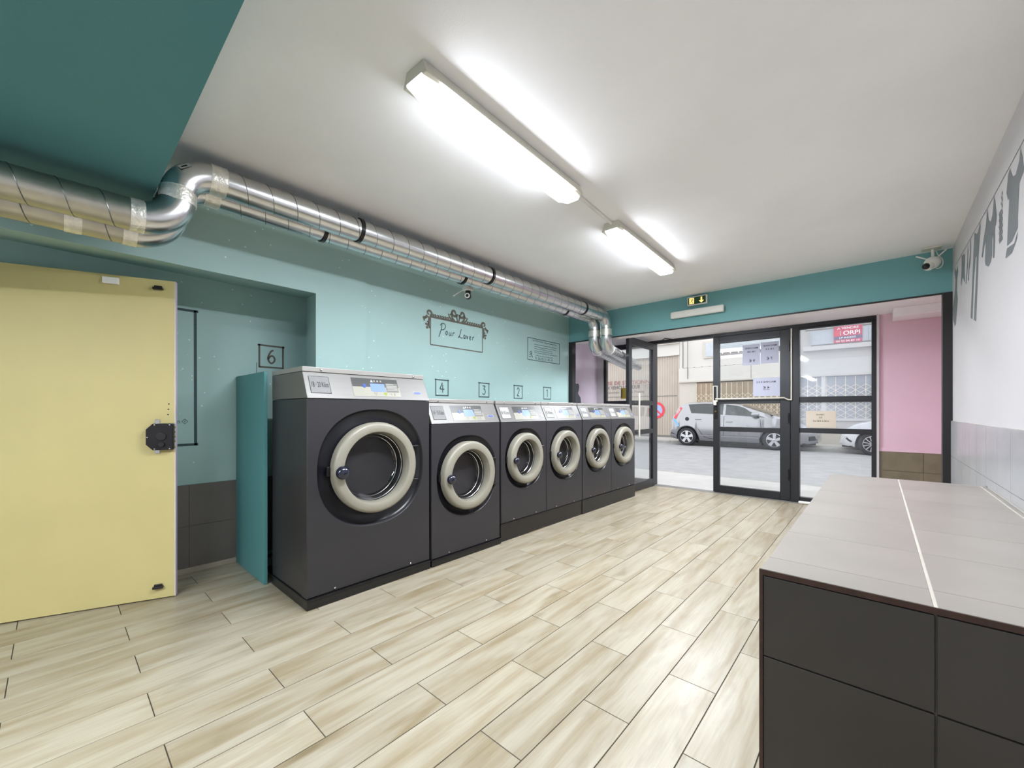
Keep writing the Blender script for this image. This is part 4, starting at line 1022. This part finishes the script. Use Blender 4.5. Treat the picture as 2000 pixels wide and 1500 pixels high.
gdr = corrugated('garage_door', -14, -6.40, 1.88, 3.60, 17.97, 'garage_paint', ga)
corrugated('garage_door', -14, -6.40, 0.14, 1.85, 17.97, 'garage_paint', ga)
bx('door_rail', 'concrete_dark', -14, -6.40, 17.962, 17.985, 1.85, 1.88, ga)
bx('door_edge', 'garage_paint', -6.46, -6.345, 17.95, 18.06, 0.14, 3.60, ga)
on_garage = lambda p, q, d=0.0: (p, 17.966 - d, q)
text('painted_lettering', 'DEFENSE DE STATIONNER', 'red_letter', gdr, on_garage, -10.62, -7.38, 2.45, 2.62, bold=0.012)
text('painted_lettering', 'AUX VEHICULES POUR', 'grey_letter', gdr, on_garage, -10.08, -8.16, 2.235, 2.40, bold=0.012)
text('painted_lettering', 'Dimanches et jours Fériés', 'grey_letter', gdr, on_garage, -10.10, -7.95, 2.01, 2.14)
rg = lambda r0, r1: [(r0, 0), (r1, 0), (r1, .006), (r0, .006)]
npk = B().lathe(rg(.255, .365), 40, lambda r, a, h: (-7.38 + r * math.cos(a), 17.966 - h, 1.235 + r * math.sin(a)), close=True).build('painted_disc', 'red_sign', ga, world=True, label='painted red and blue no-parking disc')
B().lathe([(0.001, .003), (.257, .003)], 40, lambda r, a, h: (-7.38 + r * math.cos(a), 17.966 - h, 1.235 + r * math.sin(a))).build('disc_centre', 'blue_sign', npk, world=True)
b = B(); b.ribbon([(-7.57, 1.425), (-7.19, 1.045)], .075, on_garage, .004); b.build('disc_bar', 'red_sign', npk, world=True)

# house on the right
hs = thing('apartment_building', 'white house across the street with a balcony and barred ground-floor windows', 'building', (-1, 18.2, 0.05))
bx('wall', 'render_cream', -6.34, 8, 17.84, 19, 0.05, 2.45, hs)
bx('wall', 'render_white', -6.34, 8, 17.88, 19, 2.45, 8, hs)
bx('band', 'render_white', -6.34, 8, 17.78, 17.90, 2.45, 3.0, hs, bevel=.01)
bx('band_edge', 'render_cream', -6.34, 8, 17.74, 17.90, 2.40, 2.455, hs)
b = B()
for p in ([(-6.20, 17.86, 4.6), (-6.20, 17.86, 3.03), (-6.10, 17.86, 3.0), (-3.6, 17.86, 3.005)], [(-5.97, 17.76, 4.6), (-5.97, 17.76, 2.55)]): b.tube(p, .014, 6)
for k in range(9): b.box(-6.05 + k * .3, -6.01 + k * .3, 17.83, 17.88, 2.975, 3.03)
b.build('wall_cable', 'concrete_dark', hs, world=True)
bx('joint_line', 'concrete_dark', -3.63, -3.615, 17.776, 17.785, 2.455, 2.99, hs)
def grille(x0, x1, z0, z1, m, par, pitch=.19):
    op = bx('window_opening', 'dark_gap', x0, x1, 17.832, 17.842, z0, z1, par)
    n = int((x1 - x0) / pitch)
    for k in range(n):
        bx('shutter_slat', m, x0 + k * pitch + .004, x0 + (k + 1) * pitch - .004, 17.815, 17.832, z0, z1 - .03, op)
    b = B()
    for k in range(n + 1): b.box(x0 + k * pitch - .008, x0 + k * pitch + .008, 17.795, 17.81, z0, z1 - .05)
    for k in range(n):
        for j in range(int((z1 - z0 - .30) / .19)):
            za = z0 + j * .19
            for s in (0, 1):
                p, q = x0 + (k + s) * pitch, x0 + (k + 1 - s) * pitch
                b.add([(p, 17.80, za), (p, 17.80, za + .016), (q, 17.80, za + .206), (q, 17.80, za + .19)], [(0, 1, 2, 3)])
    b.build('folding_grille', 'grille_ivory', op, world=True, kind='stuff')
    bx('window_sill', 'render_white', x0 - .05, x1 + .05, 17.76, 17.86, z0 - .08, z0, par)
grille(-5.63, -2.40, 0.95, 2.38, 'shutter_brown', hs)
grille(-2.12, 2.60, 0.95, 2.42, 'shutter_grey', hs, .26)
bx('pillar_strip', 'render_white', -1.47, -1.36, 17.77, 17.80, 0.95, 2.40, hs)
# upper window, roller shutter with the gap below, balcony
wn = bx('window_frame', 'render_cream', -5.36, -4.90, 17.82, 17.88, 3.36, 4.06, hs, bevel=.01); bx('window_shutter', 'railing_grey', -5.27, -4.92, 17.80, 17.825, 3.42, 3.98, wn)
rs = bx('shutter_box', 'dark_gap', -4.72, -2.35, 17.86, 17.90, 3.42, 4.5, hs)
for k in range(14): bx('shutter_slat', 'railing_grey', -4.72, -2.35, 17.835, 17.862, 3.605 + k * .062, 3.662 + k * .062, rs)
b = B()
for k in range(8):
    x = -4.70 + k * .29; b.add([(x, 17.85, 3.59), (x + .10, 17.85, 3.59), (x + .05, 17.85, 3.47)], [(0, 1, 2)])
b.build('fretwork', 'grille_ivory', rs, world=True)
ba = bx('balcony_slab', 'render_white', -1.98, 3.5, 17.62, 17.88, 3.30, 3.45, hs, bevel=.01)
for k in range(7): bx('railing_panel', 'railing_grey', -1.72 + k * .75, -1.0 + k * .75, 17.66, 17.675, 3.50, 3.98, ba)
bx('handrail', 'concrete_dark', -1.92, 3.5, 17.65, 17.69, 4.0, 4.04, ba); bx('bottom_rail', 'concrete_dark', -1.75, 3.5, 17.655, 17.685, 3.46, 3.49, ba)
for k in range(8): bx('railing_post', 'railing_grey', -1.76 + k * .75, -1.73 + k * .75, 17.655, 17.685, 3.45, 4.0, ba)
sb = thing('sale_board', 'red and navy estate agent board on the balcony rail, reading A VENDRE', 'sign', (-0.74, 17.63, 3.48))
bx('board', 'board_pink', -1.12, -0.385, 17.62, 17.64, 3.49, 4.04, sb)
bx('red_field', 'board_red', -1.12, -0.90, 17.616, 17.621, 3.70, 3.90, sb); bx('navy_band', 'board_navy', -1.12, -0.385, 17.616, 17.621, 3.60, 3.705, sb)
on_board = lambda p, q, d=0.0: (p, 17.615 - d, q)
for s, a, c, e, f in (('A VENDRE', -1.03, -.47, 3.935, 4.01), ('ORPI', -.87, -.44, 3.74, 3.88), ('LP INVEST', -.97, -.54, 3.625, 3.68), ('04 93 04 87 10', -1.06, -.45, 3.515, 3.575)): text('lettering', s, 'sign_white', sb, on_board, a, c, e, f, bold=.015)
bx('logo_bar', 'label_white', -.955, -.925, 17.612, 17.617, 3.73, 3.89, sb)

# ----------------------------------------------------------------- cars
mat('car_window', (34, 40, 40), rough=0.06, var=0.25, scale=2.5, coat=0.5)
mat('car_dark', (30, 30, 32), rough=0.6)
def lerp_tab(tab, x):
    if x <= tab[0][0]: return tab[0][1]
    for (a, b), (c, d) in zip(tab, tab[1:]):
        if x <= c: return b + (d - b) * (x - a) / (c - a)
    return tab[-1][1]
def make_car(label, X0, s, Yn, top, wid, belt, wheels, paint, segs, ws, Wd=0.88, spokes=5):
    """side-on car: X0 world x of the rear end, s = +1 when the nose points to +x; Yn = world y of the near flank"""
    L = top[-1][0]; yc = Yn + Wd
    t = thing('car', label, 'car', (X0 + s * L / 2, yc, RZ))
    RW = 0.320; zc = 0.31
    def sect(x):
        zt = lerp_tab(top, x); w = Wd * lerp_tab(wid, x)
        zb = 0.20 if 0.35 < x < L - 0.4 else 0.20 + 0.06 * (0.35 - x if x <= .35 else x - L + .4) / .4
        for xw in wheels:
            if abs(x - xw) < 0.385: zb = max(zb, zc + math.sqrt(max(0, 0.385 ** 2 - (x - xw) ** 2)) * 0.96)
        bl = min(lerp_tab(belt, x), zt - 0.05)
        glassy = zt - bl > 0.12
        p = [(0.86 * w, zb), (0.975 * w, max(zb + .02, min(0.34, zt - .2))), (1.0 * w, max(zb + .05, min(0.58, zt - .13))), (0.975 * w, bl), ((0.80 if glassy else 0.90) * w, zt - (0.045 if glassy else 0.015)), (0.45 * w, zt - .006), (0, zt)]
        for i in range(1, 7): p[i] = (p[i][0], max(p[i][1], p[i - 1][1] + .004))
        return p
    def W3(x, y, z): return (X0 + s * x, yc + y, RZ + z)
    n = int(L / 0.05); b = B(); vs = []; K = 7
    for i in range(n + 1):
        p = sect(L * i / n)
        vs += [W3(L * i / n, -y, z) for y, z in p] + [W3(L * i / n, y, z) for y, z in p[-2::-1]]
    q = 2 * K - 1; fs = []
    for i in range(n):
        for j in range(q - 1): fs.append((i * q + j, i * q + j + 1, (i + 1) * q + j + 1, (i + 1) * q + j))
        fs.append((i * q + q - 1, i * q, (i + 1) * q, (i + 1) * q + q - 1))
    fs += [tuple(range(q)), tuple(n * q + j for j in range(q - 1, -1, -1))]
    b.add(vs, fs).build('body', paint, t, world=True, smooth=35)
    def flank(x, f, d=0.006):
        """point on the near flank: f 0..1 from belt to roof edge"""
        p = sect(x); y = p[3][0] + (p[4][0] - p[3][0]) * f; z = p[3][1] + (p[4][1] - p[3][1]) * f
        return W3(x, -(y + d), z)
    def sidey(x, z):
        p = sect(x)
        for (y0, z0), (y1, z1) in zip(p, p[1:]):
            if z <= z1: return y0 + (y1 - y0) * max(0, (z - z0)) / max(1e-6, z1 - z0)
        return p[-1][0]
    def on_flank(x, z, d=0.004): return W3(x, -(sidey(x, z) + d), z)
    for (l0, l1, u0, u1) in segs:
        b = B(); nx, nf = 8, 4; vs = []
        for j in range(nf + 1):
            f = .06 + .84 * j / nf
            for i in range(nx + 1):
                a, c = l0 + (u0 - l0) * j / nf, l1 + (u1 - l1) * j / nf
                vs.append(flank(a + (c - a) * i / nx, f))
        b.add(vs, [(j * (nx + 1) + i, j * (nx + 1) + i + 1, (j + 1) * (nx + 1) + i + 1, (j + 1) * (nx + 1) + i) for j in range(nf) for i in range(nx)])
        b.build('side_window', 'car_window', t, world=True, smooth=40)
    # windscreen wrapped over the roof line
    b = B(); vs = []; m_ = 8
    for i in range(m_ + 1):
        x = ws[0] + (ws[1] - ws[0]) * i / m_; p = sect(x)
        for y, z in ((p[4][0] * .97, p[4][1]), (p[5][0], p[5][1]), (0, p[6][1])): vs.append(W3(x, -y, z + .006))
        for y, z in ((p[5][0], p[5][1]), (p[4][0] * .97, p[4][1])): vs.append(W3(x, y, z + .006))
    b.add(vs, [(i * 5 + j, i * 5 + j + 1, (i + 1) * 5 + j + 1, (i + 1) * 5 + j) for i in range(m_) for j in range(4)])
    b.build('windscreen', 'car_window', t, world=True, smooth=40)
    b = B(); 
    for xw in wheels: b.add([W3(xw + dx, y, z) for y in (-Wd * .80, Wd * .80) for dx, z in ((-.37, .22), (.37, .22), (.37, .66), (-.37, .66))], [(0, 1, 2, 3), (4, 5, 6, 7), (0, 1, 5, 4), (1, 2, 6, 5), (2, 3, 7, 6), (3, 0, 4, 7)])
    b.build('wheel_well', 'car_dark', t, world=True)
    bl_ = B(); bl_.add([W3(x, y, z) for y in (-Wd * .84, Wd * .84) for x, z in ((wheels[0] + .36, .13), (wheels[1] - .36, .13), (wheels[1] - .36, .22), (wheels[0] + .36, .22))], [(0, 1, 2, 3), (4, 5, 6, 7), (0, 1, 5, 4), (1, 2, 6, 5), (2, 3, 7, 6), (3, 0, 4, 7)])
    bl_.build('sill', 'car_dark', t, world=True)
    for xw in wheels:
        for side in (-1, 1):
            wx, wy, wz = W3(xw, side * (Wd * .985 - .095), zc + (.10 if side > 0 else .01))
            cyl = lambda r, a, h: (wx + r * math.cos(a), wy + side * h, wz + r * math.sin(a))
            wh = B().lathe([(.205, .06), (.225, .095), (.290, .098), (.312, .085), (RW, .06), (RW, -.06), (.300, -.09), (.21, -.09)], 40, cyl).build('tyre', 'tyre', t, world=True, smooth=40)
            B().lathe([(.001, .045), (.20, .045), (.206, .075)], 36, cyl).build('wheel_disc', 'car_dark', wh, world=True, smooth=40)
            B().lathe([(.195, .07), (.207, .096), (.220, .094), (.216, .06)], 36, cyl, close=True).build('rim', 'alloy', wh, world=True, smooth=40)
            for k in range(spokes):
                a = 2 * PI * k / spokes + .3; ca, sa = math.cos(a), math.sin(a); w0, w1 = (.034, .052) if spokes <= 5 else (.012, .014)
                pts = [(.035, -w0), (.205, -w1), (.205, w1), (.035, w0)]
                B().prism(pts, .052, .082, lambda p, q, d: (wx + p * ca - q * sa, wy + side * d, wz + p * sa + q * ca)).build('spoke', 'alloy', wh, world=True)
            B().lathe([(.001, .086), (.045, .082), (.05, .06)], 20, cyl).build('hub', 'alloy', wh, world=True, smooth=40)
    return t, on_flank, flank, W3, sidey, sect

# silver people carrier
top1 = [(0, .55), (.03, .80), (.10, 1.02), (.22, 1.32), (.36, 1.50), (.6, 1.565), (1.2, 1.60), (1.8, 1.58), (2.3, 1.50), (2.75, 1.33), (3.47, 1.07), (3.75, .99), (4.05, .90), (4.25, .80), (4.38, .66), (4.43, .52)]
wid1 = [(0, .80), (.12, .90), (.5, .97), (1.0, 1), (3.6, 1), (4.0, .96), (4.25, .86), (4.43, .66)]
belt1 = [(0, 1.10), (.78, 1.155), (3.1, 1.03), (4.43, .9)]
c1, fl, fk, W3_, sy, sc_ = make_car('silver people carrier parked across the street, nose to the right', -5.80, 1, 15.22, top1, wid1, belt1, (.64, 3.34), 'car_silver', [(.80, 1.84, .66, 1.84), (1.92, 3.10, 1.92, 2.46)], (2.40, 3.44))
def strip(par, pts, wd, m, name, d=.004): 
    b = B(); b.ribbon(pts, wd, lambda p, q, e: fl(p, q, d), 0, 0); return b.build(name, m, par, world=True)
b = B()
for pts in ([(1.88, 1.08), (1.87, .75), (1.85, .30)], [(1.05, .62), (1.25, .34), (1.6, .27)], [(2.95, .98), (2.98, .6), (2.94, .28)]): b.ribbon(smooth2(pts, 5), .012, lambda p, q, e: fl(p, q, .004), 0, 0)
b.build('door_seam', 'car_dark', c1, world=True)
for pts in ([(1.10, .40), (2.0, .385), (2.9, .375)],): strip(c1, smooth2(pts, 8), .045, 'car_silver', 'door_moulding', .018)
for x, z in ((1.04, .955), (2.04, .885)):
    h = B().tube([Vector(fl(x - .10, z, .012)), Vector(fl(x, z + .005, .035)), Vector(fl(x + .10, z, .012))], .015, 8).build('door_handle', 'car_silver', c1, world=True, smooth=50)
b = B(); b.prism([(.655 + .068 * math.cos(2 * PI * i / 20), .965 + .068 * math.sin(2 * PI * i / 20)) for i in range(20)], .003, .012, lambda p, q, d: fl(p, q, d)); b.build('fuel_flap', 'car_dark', c1, world=True)
b = B(); b.ribbon(smooth2([(.20, .97), (.28, 1.14), (.41, 1.38)], 6), .10, lambda p, q, d: fl(p, q, .006), 0, 0); b.build('tail_lamp', 'tail_red', c1, world=True)
strip(c1, smooth2([(.16, .98), (.24, .84), (.34, .70)], 5), .075, 'blue_tape', 'blue_tape')
strip(c1, smooth2([(.02, .40), (.14, .36), (.26, .30)], 4), .13, 'car_dark', 'bumper_trim')
mr = B().ball(W3_(2.83, -.98, 1.135), .10, 16, (1.25, .7, .72)).build('door_mirror', 'car_silver', c1, world=True, smooth=60)
B().tube([W3_(2.90, -.84, 1.03), W3_(2.86, -.95, 1.08)], .035, 8).build('mirror_stalk', 'car_dark', mr, world=True)
strip(c1, smooth2([(4.04, .70), (4.18, .70), (4.30, .64)], 5), .12, 'headlamp', 'headlamp')
strip(c1, smooth2([(4.22, .40), (4.30, .40), (4.38, .42)], 4), .13, 'car_dark', 'fog_lamp_recess')
strip(c1, [(3.75, .22), (4.1, .22), (4.38, .23)], .06, 'car_dark', 'front_spoiler')

# white hatchback, only its nose shows
top2 = [(0, .55), (.04, .85), (.15, 1.10), (.5, 1.44), (1.0, 1.50), (1.7, 1.50), (2.2, 1.40), (2.95, 1.03), (3.3, .965), (3.65, .87), (3.85, .74), (3.96, .58), (4.0, .45)]
wid2 = [(0, .80), (.15, .92), (.5, .98), (3.2, 1), (3.6, .95), (3.85, .84), (4.0, .62)]
belt2 = [(0, 1.02), (.8, 1.05), (2.8, .98), (4.0, .88)]
c2, fl, fk, W3_, sy, sc_ = make_car('white hatchback parked behind the silver car, only its nose in view', 3.15, -1, 15.22, top2, wid2, belt2, (.62, 3.26), 'car_white', [(.75, 1.75, .85, 1.75), (1.83, 2.75, 1.83, 2.2)], (2.25, 2.92), spokes=12)
strip(c2, smooth2([(3.62, .72), (3.76, .70), (3.88, .62)], 5), .10, 'headlamp', 'headlamp')
strip(c2, smooth2([(3.72, .36), (3.80, .42), (3.86, .50)], 4), .05, 'car_dark', 'fog_lamp_recess')
strip(c2, [(3.52, .22), (3.75, .215), (3.95, .22)], .05, 'car_dark', 'front_spoiler')
